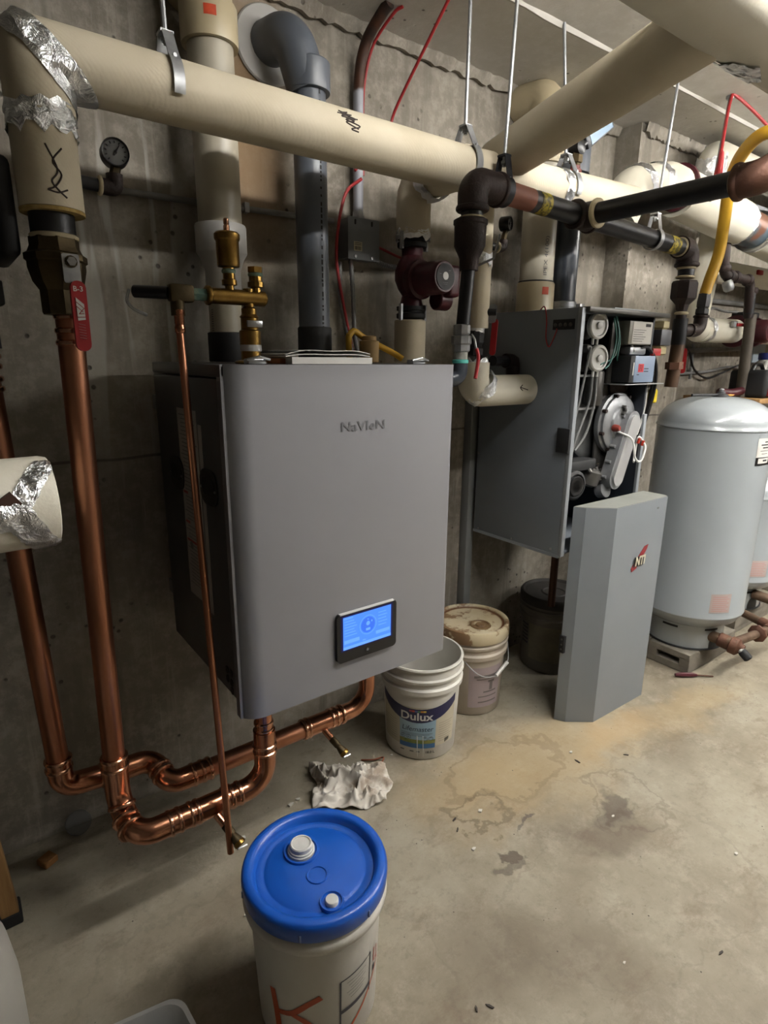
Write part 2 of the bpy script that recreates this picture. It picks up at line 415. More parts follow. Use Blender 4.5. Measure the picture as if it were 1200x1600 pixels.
def foil_band(p, q, r, parent, seg=10, n=26, rag=.010, name='foil_tape', jit=.0022):
    p, q = V(p), V(q); x, y, d = frame(q-p); L = (q-p).length; vs = []
    ph = [random.uniform(-rag, rag) for _ in range(n)]; ph2 = [random.uniform(-rag, rag) for _ in range(n)]
    for i in range(seg+1):
        for k in range(n):
            a = 2*math.pi*k/n; h = L*i/seg+(ph[k]*(1-i/seg)+ph2[k]*i/seg); rr = r+.0018+random.uniform(-jit*.6, jit)
            vs.append(p+d*h+(x*math.cos(a)+y*math.sin(a))*rr)
    return MB().add(vs, [(i*n+k, i*n+(k+1) % n, (i+1)*n+(k+1) % n, (i+1)*n+k) for i in range(seg) for k in range(n)]).build(name, M_foil, parent)
foil_band((MX, MY, 1.80), (MX, MY, 1.846), RR, t, jit=.004)
# the mitred foil collar round the corner
def collar(c, d, r, w, parent, n=30):
    x, y, d = frame(d); c = V(c); vs = []
    for i in range(5):
        for k in range(n):
            a = 2*math.pi*k/n; s = 1.0
            rr = r*(1.0+.012*math.sin(7*a))+random.uniform(-.001, .003)
            vs.append(c+d*(w*(i/4-.5)+.006*math.sin(5*a+i))+x*math.cos(a)*rr+y*math.sin(a)*rr*1.12)
    return MB().add(vs, [(i*n+k, i*n+(k+1) % n, (i+1)*n+(k+1) % n, (i+1)*n+k) for i in range(4) for k in range(n)]).build('foil_tape', M_foil, parent)
foil_band((1.70, MY, MZ+.014), (1.735, MY, MZ+.0155), MR, t)
MB().lathe([(RR*1.005, 0), (RR*1.01, .006), (RR*.8, .004), (RR*.45, .012)], (MX, MY, 1.668), (0, 0, 1), 32).build('fibre_end', mat('glass_fibre', (196, 170, 104), .95, 0, (160, 132, 74), 60, bump=.6), t)
# marker scrawls on the jackets
def scrawl(strokes, fn, w, parent):
    mb = MB()
    for st in strokes:
        P = [fn(*p) for p in st]; mb.tube(spline(P, 5), w, 5)
    return mb.build('marker_scrawl', M_mark, parent)
def on_riser(a, z): r = RR+.0003; return V((MX+r*math.cos(a), MY+r*math.sin(a), z))
ca = math.atan2(-1.77-MY, -MX)      # direction of the viewer from the riser
scrawl([[(ca+.02, 1.775), (ca+.3, 1.735), (ca+.1, 1.715), (ca+.28, 1.70), (ca+.50, 1.69)], [(ca+.50, 1.772), (ca+.18, 1.748), (ca+.4, 1.728), (ca+.2, 1.708), (ca-.05, 1.70)], [(ca-.05, 1.70), (ca+.25, 1.697), (ca+.55, 1.704)]], on_riser, .0016, t)
def on_main(x, a): r = MR+.0003; return V((x, MY-r*math.cos(a), MZ+r*math.sin(a)))
scrawl([[(.845, .62), (.875, .5), (.85, .42), (.885, .3), (.86, .2), (.895, .05)], [(.87, .65), (.85, .52), (.89, .4), (.86, .3), (.90, .16), (.875, .0), (.895, -.05)], [(.84, .5), (.88, .55)], [(.85, .38), (.895, .42)]], on_main, .0016, t)
# ---- branch towards the trunk main, and the trunk itself
t = thing('insulated_branch_pipe', 'canvas-jacketed branch pipe rising from the main to the thick white trunk pipe', 'pipe', (1.42, -.46, 2.0))
MB().tube([(1.475, -.36, 1.985), (1.335, -1.07, 2.060)], .066, 34).build('branch_jacket', M_jack, t)
t = thing('insulated_trunk_pipe', 'thick white jacketed trunk pipe hung close under the ceiling in the upper corner', 'pipe', (1.6, -1.02, 2.13))
TY, TZ, TR = -1.10, 2.075, .088
MB().tube([(-.6, TY, TZ), (6.5, TY, TZ)], TR, 40).build('trunk_jacket', M_jack2, t)
def trunk_patch():
    vs = []; nu, nv = 14, 8
    for i in range(nu+1):
        for j in range(nv+1):
            x = 1.375+.13*i/nu+random.uniform(-.003, .003); a = math.radians(-38-60*j/nv*(1-.5*abs(i/nu-.5))); r = TR+.002+random.uniform(0, .004)
            vs.append((x, TY+r*math.cos(a), TZ+r*math.sin(a)))
    return MB().add(vs, [(i*(nv+1)+j, (i+1)*(nv+1)+j, (i+1)*(nv+1)+j+1, i*(nv+1)+j+1) for i in range(nu) for j in range(nv)])
trunk_patch().build('foil_tape', M_foil, t)
# ================================================================== isolation valve under the riser
t = thing('ball_valve', 'bronze ball valve with long red lever below the jacketed riser', 'valve', (.222, -.40, 1.50))
MB().tube([(.223, -.40, 1.69), (.223, -.40, 1.628)], .040, 24).build('black_nipple', M_iron, t)
MB().lathe([(.038, 0), (.043, .002), (.043, .008), (.038, .012)], (.223, -.40, 1.622), Z3, 24).build('sealant_ring', M_dope, t)
MB().lathe([(.034, 0), (.036, .004), (.036, .045), (.046, .06), (.052, .085), (.052, .096), (.056, .099), (.056, .110), (.049, .114), (.044, .125), (.044, .140), (.038, .142)], (.222, -.40, 1.485), Z3, 8).build('body', M_brassd, t, sharp=25)
vd = V((.05, -1.0, 0)).normalized(); vr = V((1, .05, 0))
o0 = V((.232, -.40, 1.578))+vd*.058
MB().cyl(o0-vd*.03, o0+vd*.012, .011, 12).build('stem', M_brassd, t)
MB().plate(o0+vd*.006+V((0, 0, -.012)), vr, Z3, .030, .052, .003, .004).build('lever_plate', M_galv, t)
MB().hexn(o0+vd*.006, o0+vd*.018, .0085).build('nut', M_steel, t)
h = MB(); h.plate(o0+vd*.012+V((.004, 0, -.098)), vr, V((.01, 0, 1)), .027, .128, .009, .0125)
hd = h.build('red_lever', M_red, t)
fn = plane_fn(o0+vd*.0222+V((.0035, 0, -.098)), vr, Z3)
text('B-3', .013, lambda x, y, z: fn(x, y+.045, z), M_white, hd, align='CENTER', bold=.0002)
lg = MB()
for a in ([(-.008, -.03), (.007, -.022), (.007, -.028), (-.008, -.036)],): pass
lg.prism([fn(x, y) for x, y in ((-.006, .034), (.0075, .022), (.0075, -.006), (-.006, -.008))], vd*.0004)
lg.build('maker_emblem', M_white, hd)
lg = MB()
for x0, y0, x1, y1 in ((-.006, .026, .0075, .014), (-.006, .018, .0045, .008), (-.003, .004, .006, .005), (.006, .014, -.003, .004), (-.006, -.002, .0075, -.001)):
    p, q = fn(x0, y0, .0006), fn(x1, y1, .0006); lg.tube([p, q], .0006, 4)
lg.build('emblem_lines', M_red, hd)
lg = MB()
for k in range(6): lg.tube([fn(-.006, -.014-.005*k, .0003), fn(.006, -.016-.005*k, .0003)], .0005, 4)
lg.build('small_print', mat('pale_print', (206, 150, 150), .7), hd)
# ================================================================== copper pipework below the boiler
def bead(p, d, r, w=.012, t=.0035): return MB().ring(p, d, r, w, t, 24)
PR = .0252
t = thing('copper_pipe', 'thick copper pipe from the red lever valve down and round to the boiler underside', 'pipe', (.205, -.40, .33))
MB().tube([(.232, -.40, 1.50), (.212, -.40, .43)], PR, 28).build('riser', M_cop, t)
E1 = fillet([(.212, -.40, .46), (.211, -.40, .325), (.226, -.505, .303), (.36, -.505, .301)], [.07, .05], 9)
MB().tube(E1, PR+.0040, 28).build('double_elbow', M_copf, t)
MB().tube([(.35, -.505, .301), (.44, -.505, .301)], PR+.0040, 28).build('tee', M_copf, t)
E2 = fillet([(.43, -.505, .301), (.556, -.505, .301), (.558, -.505, .46)], .062, 9)
MB().tube(E2, PR+.0036, 28).build('lower_elbow', M_copf, t)
MB().lathe([(PR+.003, 0), (PR+.003, .012), (.0225, .035), (.0225, .183)], (.558, -.505, .42), Z3, 26).build('boiler_stub', M_copf, t)
for p, d, r in (((.2125, -.40, .465), Z3, PR+.0036), ((.212, -.40, .44), Z3, PR+.0044), ((.213, -.423, .342), (0, -.6, -1), PR+.0044), ((.214, -.452, .320), (.05, -1, -.3), PR+.0044), ((.218, -.478, .311), (.2, -1, -.1), PR+.0044),
                ((.300, -.505, .301), X3, PR+.0036), ((.322, -.505, .301), X3, PR+.0036), ((.352, -.505, .301), X3, PR+.0036), ((.368, -.505, .301), X3, PR+.0036), ((.44, -.505, .301), X3, PR+.0036),
                ((.456, -.505, .301), X3, PR+.0036), ((.478, -.505, .301), X3, PR+.0036), ((.558, -.505, .395), Z3, PR+.0036), ((.558, -.505, .415), Z3, PR+.0036), ((.558, -.505, .462), Z3, .0225), ((.558, -.505, .482), Z3, .0225), ((.2315, -.40, 1.482), Z3, PR), ((.231, -.40, 1.455), Z3, PR), ((.2305, -.40, 1.432), Z3, PR)):
    bead(p, d, r).build('press_bead', M_copring, t)
def drain(x, y, z, parent):
    d = V((.35, -.75, -.62)).normalized(); p = V((x, y, z))
    dv = MB().tube([p+d*.02, p+d*.062], .010, 14).build('drain_valve', M_copf, parent)
    MB().lathe([(.009, 0), (.011, .004), (.011, .03), (.009, .034), (.013, .05), (.013, .058)], p+d*.058, d, 14).build('valve_body', M_brassd, dv)
    MB().lathe([(.014, 0), (.015, .003), (.015, .010), (.012, .012)], p+d*.112, d, 14).build('cap', M_brass, dv)
    MB().plate(p+d*.128, V((1, 0, 0)), d.cross(X3), .026, .008, .003, .002).build('wing_handle', M_steel, dv)
drain(.40, -.505, .301, t)
t = thing('copper_return_pipe', 'second copper pipe running behind the first at the far left wall', 'pipe', (.105, -.30, .35))
MB().tube([(.0805, -.30, 1.44), (.104, -.30, .43)], PR, 28).build('riser', M_cop, t)
F1 = fillet([(.104, -.30, .44), (.105, -.30, .365), (.235, -.30, .352)], .058, 9)
MB().tube(F1, PR+.0038, 28).build('left_elbow', M_copf, t)
F2 = fillet([(.205, -.30, .353), (.322, -.30, .350), (.338, -.385, .316), (.45, -.385, .316)], [.045, .04], 9)
MB().tube(F2, PR+.0038, 28).build('double_elbow', M_copf, t)
MB().tube([(.44, -.385, .316), (.82, -.385, .316)], PR, 28).build('run', M_cop, t)
MB().tube([(.735, -.385, .316), (.85, -.385, .316)], PR+.0040, 28).build('tee', M_copf, t)
F3 = fillet([(.84, -.385, .316), (.972, -.385, .316), (.974, -.385, .47)], .07, 9)
MB().tube(F3+[V((.974, -.385, .603))], PR+.001, 28).build('right_elbow', M_copf, t)
for p, d in (((.104, -.30, .445), Z3), ((.1035, -.30, .422), Z3), ((.195, -.30, .356), X3), ((.215, -.30, .354), X3), ((.238, -.30, .352), X3), ((.328, -.338, .338), (.2, -1, -.3)), ((.331, -.358, .333), (.3, -1, -.2)), ((.40, -.385, .316), X3), ((.425, -.385, .316), X3), ((.445, -.385, .316), X3),
             ((.738, -.385, .316), X3), ((.752, -.385, .316), X3), ((.832, -.385, .316), X3), ((.85, -.385, .316), X3), ((.872, -.385, .316), X3), ((.974, -.385, .462), Z3), ((.974, -.385, .44), Z3), ((.083, -.30, 1.405), Z3), ((.0825, -.30, 1.385), Z3), ((.082, -.30, 1.36), Z3), ((.0815, -.30, 1.34), Z3)):
    bead(p, d, PR+.0034).build('press_bead', M_copring, t)
drain(.79, -.385, .316, t)
t = thing('copper_discharge_tube', 'thin copper tube dropping past the boiler side to just above the floor', 'pipe', (.42, -.58, .03))
MB().tube([(.428, -.47, 1.50), (.421, -.575, .200)], .0082, 18).build('tube', M_cop, t)
MB().lathe([(.0095, 0), (.011, .003), (.011, .012), (.0095, .016), (.0105, .02), (.0105, .034), (.0115, .037), (.0115, .046), (.009, .049)], (.4282, -.474, 1.455), Z3, 16).build('coupling', M_copf, t)
# ================================================================== grey condensing boiler
BX0, BX1, BYF, BYB, BZ0, BZ1 = .47, 1.113, -.60, -.10, .605, 1.392
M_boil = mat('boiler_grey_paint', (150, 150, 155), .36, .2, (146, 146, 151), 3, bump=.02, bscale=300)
M_boild = mat('boiler_side_grey', (84, 85, 89), .38, .25, (80, 81, 85), 3)  # cabinet and top panel, darker grey than the front cover
t = thing('heating_boiler', 'large grey wall-hung boiler with a lit blue touch display', 'boiler', (.79, -.10, .60))
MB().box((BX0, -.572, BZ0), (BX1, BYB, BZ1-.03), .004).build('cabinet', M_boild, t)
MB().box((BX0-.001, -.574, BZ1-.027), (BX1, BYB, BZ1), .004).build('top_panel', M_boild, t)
# front cover: rounded at its two vertical edges
def front_profile(off=0, r=.055):
    P = [V((BX0+off, -.574, 0))]
    for k in range(9):
        a = math.radians(180+90*k/8); P.append(V((BX0+r+(r-off)*math.cos(a), BYF+.048+(.048-off)*math.sin(a), 0)))
    for k in range(7):
        a = math.radians(270+90*k/6); P.append(V((BX1-.02+(.02-off)*math.cos(a), BYF+.026+(.026-off)*math.sin(a), 0)))
    P.append(V((BX1-off, -.574, 0))); return P
P = front_profile(); mb = MB()
mb.prism([p+V((0, 0, .563)) for p in P], (0, 0, BZ1-.563)); mb.build('front_cover', M_boil, t, sharp=30)
for a, b in (((-.17, .028), (.0, .0)),):
    pass
for yy in (-.47, -.245):
    hm = MB().plate((BX0-.0002, yy, 1.115), (0, -1, 0), Z3, .105, .085, .004, .035, 6).build('handle_recess', M_blk, t)
    MB().plate((BX0-.0042, yy, 1.118), (0, -1, 0), Z3, .078, .04, .001, .018, 6).build('grip_hole', M_rub, hm)
    for s in (-1, 1): MB().cyl((BX0-.004, yy+s*.043, 1.112), (BX0-.0065, yy+s*.043, 1.112), .003, 8).build('screw', M_steel, hm)
# instruction sheets on the side
lf = MB().plate((BX0-.0002, -.345, 1.04), (0, -1, 0), Z3, .135, .49, .0008).build('instruction_sheet', mat('sheet_paper', (176, 172, 166), .7), t)
fnl = plane_fn((BX0-.0011, -.345, 1.04), (0, -1, 0), Z3); ln = MB(); rd = MB()
def bar(mbx, fn, x0, x1, y, h, z=.0003): mbx.prism([fn(x0, y-h/2, 0), fn(x1, y-h/2, 0), fn(x1, y+h/2, 0), fn(x0, y+h/2, 0)], fn(0, 0, z)-fn(0, 0, 0))
for k in range(46):
    y = .23-.0098*k
    if k in (20, 28, 33): bar(rd, fnl, -.06, .06 if k == 33 else -.03, y, .006)
    else: bar(ln, fnl, -.058+(.012 if k % 5 else 0), random.uniform(.01, .06), y, .0022)
ln.cyl(fnl(-.03, -.105, 0), fnl(-.03, -.105, .0004), .011, 16)
ln.build('print_lines', M_grayink, lf); rd.build('red_bars', mat('red_print', (170, 66, 60), .7), lf)
MB().plate((BX0-.0002, -.43, 1.02), (0, -1, 0), Z3, .022, .47, .0008).build('edge_sheet', mat('sheet_paper', (176, 172, 166), .7), t)
for k, (yy, zz) in enumerate(((-.505, .665), (-.53, .665), (-.505, .64), (-.53, .64), (-.53, .615+.003))):
    MB().plate((BX0-.0002, yy, zz), (0, -1, 0), Z3, .016, .020, .0012, .007).build('vent_slot', M_rub, t)
# touch display
ctl = plane_fn((.818, BYF, .709), X3, Z3)
bz = MB().plate(ctl(0, 0, 0), X3, Z3, .190, .136, .010, .012, 5).build('display_bezel', M_blk, t)
MB().box(ctl(-.086, .0665, .003), ctl(.086, .069, .0112), .0008).build('top_edge_trim', mat('pale_trim', (222, 222, 222), .4), bz)
dx0, dx1, dz0, dz1 = -.0775, .0755, -.033, .058
def scr(n, pts, m, z=.0104):
    mb = MB()
    for q in pts: mb.prism([ctl(a, b, z) for a, b in q], ctl(0, 0, .0003)-ctl(0, 0, 0))
    return mb.build(n, m, bz)
rect = lambda a, b, c, d: [(a, b), (c, b), (c, d), (a, d)]
scr('display', [rect(dx0-.006, dz0-.004, dx1+.006, dz1+.004)], emit('display_edge', (8, 14, 90), 0.183), .0100)
scr('display_lit', [rect(dx0, dz0, dx1, dz1)], emit('display_blue', (74, 138, 252), 0.366))
scr('display_fields', [rect(dx0+.003, dz0+.016, dx0+.05, dz0+.026), rect(dx1-.05, dz0+.018, dx1-.004, dz0+.027), rect(dx0, dz0, dx1, dz0+.008)], emit('display_pale', (104, 164, 255), 0.366), .0108)
scr('display_lines', [rect(dx0+.004, dz1-.014-.008*k, dx0+.034+.004*(k % 3), dz1-.012-.008*k) for k in range(6)]+[rect(dx1-.042, dz1-.014-.009*k, dx1-.016+.003*(k % 2), dz1-.012-.009*k) for k in range(5)]+[rect(dx0+.002, dz1-.006, dx0+.03, dz1-.003), rect(dx0+.06, dz0+.011, dx0+.07, dz0+.014)], emit('display_pale', (104, 164, 255), 0.366), .0108)
def disc(cx, cy, r0, r1, n=28):
    return [[(cx+r0*math.cos(2*math.pi*k/n), cy+r0*math.sin(2*math.pi*k/n)), (cx+r1*math.cos(2*math.pi*k/n), cy+r1*math.sin(2*math.pi*k/n)), (cx+r1*math.cos(2*math.pi*(k+1)/n), cy+r1*math.sin(2*math.pi*(k+1)/n)), (cx+r0*math.cos(2*math.pi*(k+1)/n), cy+r0*math.sin(2*math.pi*(k+1)/n))] for k in range(n)]
scr('dial_disc', disc(.0, .02, .0005, .022), emit('display_mid', (52, 110, 232), 0.366), .0108)
scr('dial_ring', disc(.0, .02, .0255, .027)+disc(.0, .024, .0005, .006)+[rect(-.007, .004, .007, .011), rect(.010, .026, .014, .031), rect(-.002, .034, .002, .037)], emit('display_pale', (104, 164, 255), 0.366), .0112)
MB().cyl(ctl(-.002, -.052, .010), ctl(-.002, -.052, .0112), .0075, 20).build('power_button', mat('button_black', (34, 34, 36), .25), bz)
MB().lathe([(.0028, 0), (.0036, .0006), (.0028, .0008)], ctl(-.002, -.052, .0111), (0, -1, 0), 14).build('power_symbol', M_grayink, bz)
text('NaVIeN', .031, plane_fn((.811, BYF-.0002, 1.2395), X3, Z3), mat('embossed_grey', (128, 129, 133), .4, .3), t, 'maker_lettering', bold=.0004, sx=1.28, depth=.0012)
# quick latches along the top edge of the cover
for x in (.535, .985):
    l = MB().box((x, -.572, BZ1), (x+.042, -.545, BZ1+.012), .003).build('latch', M_steel, t)
    MB().tube([(x-.004, -.575, BZ1+.01), (x+.02, -.585, BZ1+.016), (x+.048, -.575, BZ1+.01)], .003, 8).build('latch_wire', M_steel, l)
for yy in (.62, 1.30): pass
for z in (.72, 1.28): MB().box((BX0+.02, BYB+.001, z-.02), (BX1-.02, -.002, z+.02)).build('mounting_rail', M_galv, t)
# booklet on the boiler
t = thing('booklet', 'thick printed booklet lying open on top of the grey boiler', 'booklet', (.72, -.42, BZ1))
def leaf(z0, z1, x0, x1, y0, y1, curl):
    n = 14; mb = MB(); top = []; 
    for i in range(n+1):
        u = i/n; x = x0+(x1-x0)*u; zz = z0+curl*(math.sin(u*3.0)*.5+.12*math.sin(u*9)); top.append((x, zz))
    vs = []
    for x, zz in top: vs += [(x, y0, zz), (x, y1, zz), (x, y1, zz+z1-z0), (x, y0, zz+z1-z0)]
    mb.add(vs, [(i*4+k, i*4+(k+1) % 4, i*4+4+(k+1) % 4, i*4+4+k) for i in range(n) for k in range(4)]+[(3, 2, 1, 0), (n*4, n*4+1, n*4+2, n*4+3)]); return mb
leaf(BZ1+.001, BZ1+.016, .645, .865, -.56, -.36, .0).build('page_block', M_paper, t)
leaf(BZ1+.0165, BZ1+.0185, .632, .862, -.555, -.36, .012).build('page', M_paper, t)
leaf(BZ1+.021, BZ1+.0225, .635, .866, -.55, -.36, .022).build('page', M_paper, t)
leaf(BZ1+.001, BZ1+.012, .630, .644, -.53, -.38, .002).build('cover', mat('orange_cover', (176, 102, 52), .7), t)
mb = MB(); leaf(BZ1+.024, BZ1+.0245, .64, .70, -.55, -.37, .014).build('dark_stripe', M_blk2, t)
# brass fittings on the boiler
t = thing('brass_manifold', 'brass manifold with air vent and relief valve standing on the boiler', 'valve', (.60, -.47, BZ1))
my, mz = -.47, 1.535
MB().tube([(.49, my, mz), (.625, my, mz)], .0168, 20).build('body', M_brass, t)
MB().ring((.495, my, mz), X3, .0168, .012, .004).build('collar', M_brass, t)
MB().cyl((.624, my, mz), (.629, my, mz), .0168, 20, .014).build('end_cap', M_brass, t)
vx = .545
MB().lathe([(.010, 0), (.010, .008), (.0165, .010), (.0165, .02), (.013, .022), (.013, .045), (.0235, .047), (.0245, .052), (.0245, .098), (.026, .100), (.0275, .103), (.0275, .112), (.024, .116), (.006, .118)], (vx, my, mz+.014), Z3, 24).build('air_vent', M_brass, t)
MB().lathe([(.0065, 0), (.0065, .012), (.005, .014), (.006, .016), (.006, .025), (.004, .027)], (vx, my, mz+.131), Z3, 14).build('vent_cap', M_copring, t)
MB().ring((vx, my, mz+.052), Z3, .013, .009, .0025).build('sealant_band', M_verd, t)
px = .607
MB().lathe([(.011, 0), (.011, .01), (.018, .012), (.018, .022), (.0145, .024), (.0145, .044)], (px, my, mz+.012), Z3, 12).build('plug_neck', M_brass, t, sharp=20)
MB().ring((px, my, mz+.050), Z3, .0145, .008, .002).build('sealant_band', M_verd, t)
MB().hexn((px, my, mz+.054), (px, my, mz+.066), .0175).build('plug', M_brass, t, sharp=20)
qx = .588
MB().lathe([(.036, 0), (.038, .003), (.036, .006), (.030, .008), (.0225, .009), (.022, .03)], (qx, my, BZ1), Z3, 28).build('flange', M_brass, t)
MB().lathe([(.024, 0), (.0245, .003), (.0245, .012), (.024, .014)], (qx, my, BZ1+.028), Z3, 20).build('thread_tape', M_white, t)
MB().lathe([(.0235, 0), (.024, .03), (.0195, .033), (.0195, .058), (.022, .060), (.017, .066), (.017, .078), (.012, .082), (.012, .12)], (qx, my, BZ1+.042), Z3, 16).build('relief_valve', M_brass, t, sharp=25)
MB().box((qx+.001-.018, my-.027, BZ1+.080), (qx+.019, my-.0215, BZ1+.094), .001).build('rating_tag', M_steel, t)
MB().box((.428-.017, my-.015, mz-.018), (.462, my+.015, mz+.018), .006).build('tee_block', M_brassd, t)
MB().cyl((.428, my, mz-.045), (.428, my, mz), .0145, 16).build('tee_leg', M_brassd, t)
MB().hexn((.46, my, mz), (.492, my, mz), .0135).build('nipple', M_verd, t)
MB().tube([(.415, my+.005, mz), (.362, -.405, mz+.004)], .013, 14).build('back_pipe', M_iron, t)
mb = MB(); mb.tube(spline([(.352, -.40, 1.543), (.346, -.40, 1.520), (.358, -.40, 1.504), (.384, -.40, 1.493)], 5), .0035, 8)
mb.build('spring_clip', M_galv, t)
# ================================================================== vents behind the boiler
t = thing('vent_pipe', 'cream plastic vent pipe with white reducer behind the brass fittings', 'pipe', (.68, -.105, 1.40))
vx, vy = .68, -.108
MB().tube(fillet([(.66, 0, 2.335), (.668, vy, 2.335), (vx, vy, 2.19)], .085, 8), .066, 30).build('elbow', M_elb, t)
MB().lathe([(.062, 0), (.070, 0), (.071, .004), (.071, .082), (.068, .088)], (vx, vy, 2.165), Z3, 32).build('elbow_hub', M_elb, t)
MB().tube([(vx, vy, 2.18), (vx, vy, 1.72)], .0575, 32).build('pipe', M_cpvc, t)
MB().lathe([(.044, 0), (.048, .002), (.048, .062), (.058, .09), (.066, .102), (.068, .106), (.068, .172), (.066, .176), (.058, .177)], (vx, vy, 1.575), Z3, 32).build('reducer', M_wpvc, t)
MB().tube([(vx, vy, 1.60), (vx, vy, 1.40)], .0445, 28).build('lower_pipe', M_cpvc, t)
MB().lathe([(.05, 0), (.052, .004), (.052, .078), (.048, .08)], (vx, vy, 1.393), Z3, 28).build('rubber_sleeve', M_rub, t)
def cyl_fn(cx, cy, r, a0, z0): return lambda x, y, z=0: V((cx+(r+z)*math.cos(a0+x/r), cy+(r+z)*math.sin(a0+x/r), z0+y))
va = math.atan2(-1.77-vy, -vx)
f = cyl_fn(vx, vy, .0716, va+.05, 2.215)
MB().patch(lambda u, v: f(u, v), -.014, .016, -.011, .011, 6, 2).build('sticker', M_orange, t)
f2 = cyl_fn(vx, vy, .0449, va-.9, 1.50); mb = MB()
for k in range(16): mb.patch(lambda u, v: f2(u, v), -.004, .004, -.06+.006*k, -.0575+.006*k, 2, 1)
mb.build('pipe_print', M_grayink, t)
t = thing('grey_vent_pipe', 'grey plastic vent pipe entering the wall through a white collar', 'pipe', (.968, -.115, 1.40))
gx, gy = .958, -.118
MB().tube(fillet([(.895, -.004, 2.265), (.915, gy+.01, 2.262), (gx-.002, gy, 2.13)], .085, 10), .0575, 30).build('elbow', M_gpvc, t)
MB().lathe([(.05, 0), (.0605, 0), (.0615, .003), (.0615, .07), (.058, .074)], (gx, gy, 2.125), Z3, 32).build('elbow_hub', M_gpvc, t)
MB().tube([(gx, gy, 2.15), (gx+.004, gy, 1.42)], .0475, 32).build('pipe', M_gpvc, t)
MB().lathe([(.050, 0), (.0525, .003), (.0525, .10), (.05, .104)], (gx+.004, gy, 1.393), Z3, 30).build('rubber_sleeve', M_rub, t)
MB().lathe([(.062, 0), (.098, 0), (.100, .004), (.096, .009), (.062, .011)], (.895, -.001, 2.262), (0, -1, 0), 36).build('wall_collar', M_wpvc, t)
ga = math.atan2(-1.77-gy, -gx)
f3 = cyl_fn(gx+.002, gy, .0479, ga+.62, 1.78); mb = MB()
z = -.33
while z < .40:
    w = random.choice((.006, .010, .014)); mb.patch(lambda u, v: f3(u, v), -.0035*random.uniform(.5, 1), .0035, z, z+w, 2, 1); z += w+random.choice((.004, .005, .014))
mb.build('pipe_print', M_blk2, t)
# ================================================================== gauges
def gauge(name, label, c, face, r, stem_to, back_to, m=M_blk, tilt=0):
    t = thing(name, label, 'gauge', stem_to)
    c = V(c); face = V(face).normalized(); x, y, d = frame(face, Z3)
    MB().lathe([(r*.7, -.034), (r*.97, -.030), (r, -.026), (r, 0), (r*.96, .004), (r*.88, .003), (r*.86, -.002)], c, face, 32).build('case', m, t)
    MB().lathe([(r*.86, -.003), (r*.86, -.001)], c, face, 32).build('dial', mat('dial_grey', (128, 130, 132), .4), t)
    mb = MB()
    for k in range(11):
        a = math.radians(225-27*k); u = x*math.cos(a)+y*math.sin(a)
        mb.tube([c+u*r*.62-face*.0005, c+u*r*.76-face*.0005], .0009, 4)
    mb.build('scale_marks', M_ink, t)
    u = x*math.cos(1.0)+y*math.sin(1.0); mb = MB().tube([c-u*r*.25, c+u*r*.6], [.0016, .0007], 5); mb.cyl(c-face*.001, c+face*.001, .003, 10); mb.build('needle', M_ink, t)
    s = V(stem_to); b = V(back_to)
    MB().hexn(c-Z3*(r-.002)-face*.013, s+Z3*.024, .010).build('stem_nut', M_brassd, t)
    MB().tube([s+Z3*.026, s+Z3*.012], .016, 16).build('socket', M_fit, t)
    dv = (b-s).normalized()
    MB().tube(fillet([s+Z3*.016, s, s+dv*.03], .016, 5), .0155, 16).build('elbow', M_fit, t)
    MB().ring(s+dv*.029, dv, .015, .008, .004).build('elbow_lip', M_dope, t)
    MB().tube([s+dv*.025, b], .0125, 16).build('nipple', M_iron, t)
    return t
gauge('pressure_gauge', 'black round pressure gauge beside the jacketed riser on the left', (.350, -.405, 1.797), (-.10, -1, -.02), .0265, (.346, -.395, 1.733), (.27, -.395, 1.736))
gauge('pressure_gauge', 'black round pressure gauge beside the narrow jacketed pipe near the reducer', (1.655, -.262, 1.856), (.35, -.9, 0), .024, (1.63, -.26, 1.775), (1.53, -.26, 1.775))
# ================================================================== conduits, cables and the junction box
t = thing('wall_conduit', 'thin grey conduit running level along the concrete wall behind the vents', 'conduit', (.6, -.012, 1.81))
MB().tube([(.30, -.012, 1.818), (.62, -.012, 1.822), (1.10, -.012, 1.832)], .0085, 12).build('tube', M_conduit, t)
for x in (.80, 1.06): MB().box((x-.008, -.024, 1.814), (x+.008, 0, 1.842), .003).build('clip', M_galv, t)
t = thing('bent_conduit', 'painted steel conduit with rusted bend rising to the ceiling above the junction box', 'conduit', (1.187, -.03, 1.84))
cp = spline([(1.187, -.028, 1.83), (1.188, -.028, 2.10), (1.19, -.03, 2.24), (1.195, -.06, 2.33), (1.205, -.13, 2.385), (1.21, -.16, 2.399)], 6)
def rusty_conduit():
    n = NT('rusty_conduit'); z = n.n('SeparateXYZ', Vector=n.co).outputs[2]
    f = n.math('ADD', z, n.math('MULTIPLY', n.noise(9, 4), .16))
    c = n.mix(n.mask(f, .445, .475), (176, 178, 186), (84, 48, 26))
    c = n.mix(n.math('MULTIPLY', n.mask(f, .48, .56), n.mask(n.noise(14, 4), .4, .6)), c, (40, 28, 22))
    return n.out(Base_Color=c, Roughness=.6, Metallic=.2)
MB().tube(cp, .0165, 16).build('tube', rusty_conduit(), t)
MB().lathe([(.016, 0), (.022, .002), (.022, .012), (.018, .018), (.0175, .03)], (1.187, -.028, 1.838), Z3, 12).build('connector', M_galv, t)
t = thing('junction_box', 'small square grey electrical junction box on the wall beside the pump', 'box', (1.182, -.03, 1.72))
MB().box((1.125, -.062, 1.72), (1.243, -.002, 1.84), .003).build('box', mat('box_grey', (128, 132, 136), .5, .2), t)
MB().box((1.122, -.066, 1.716), (1.246, -.0625, 1.842), .001).build('cover', mat('box_cover_grey', (136, 140, 144), .5, .2), t)
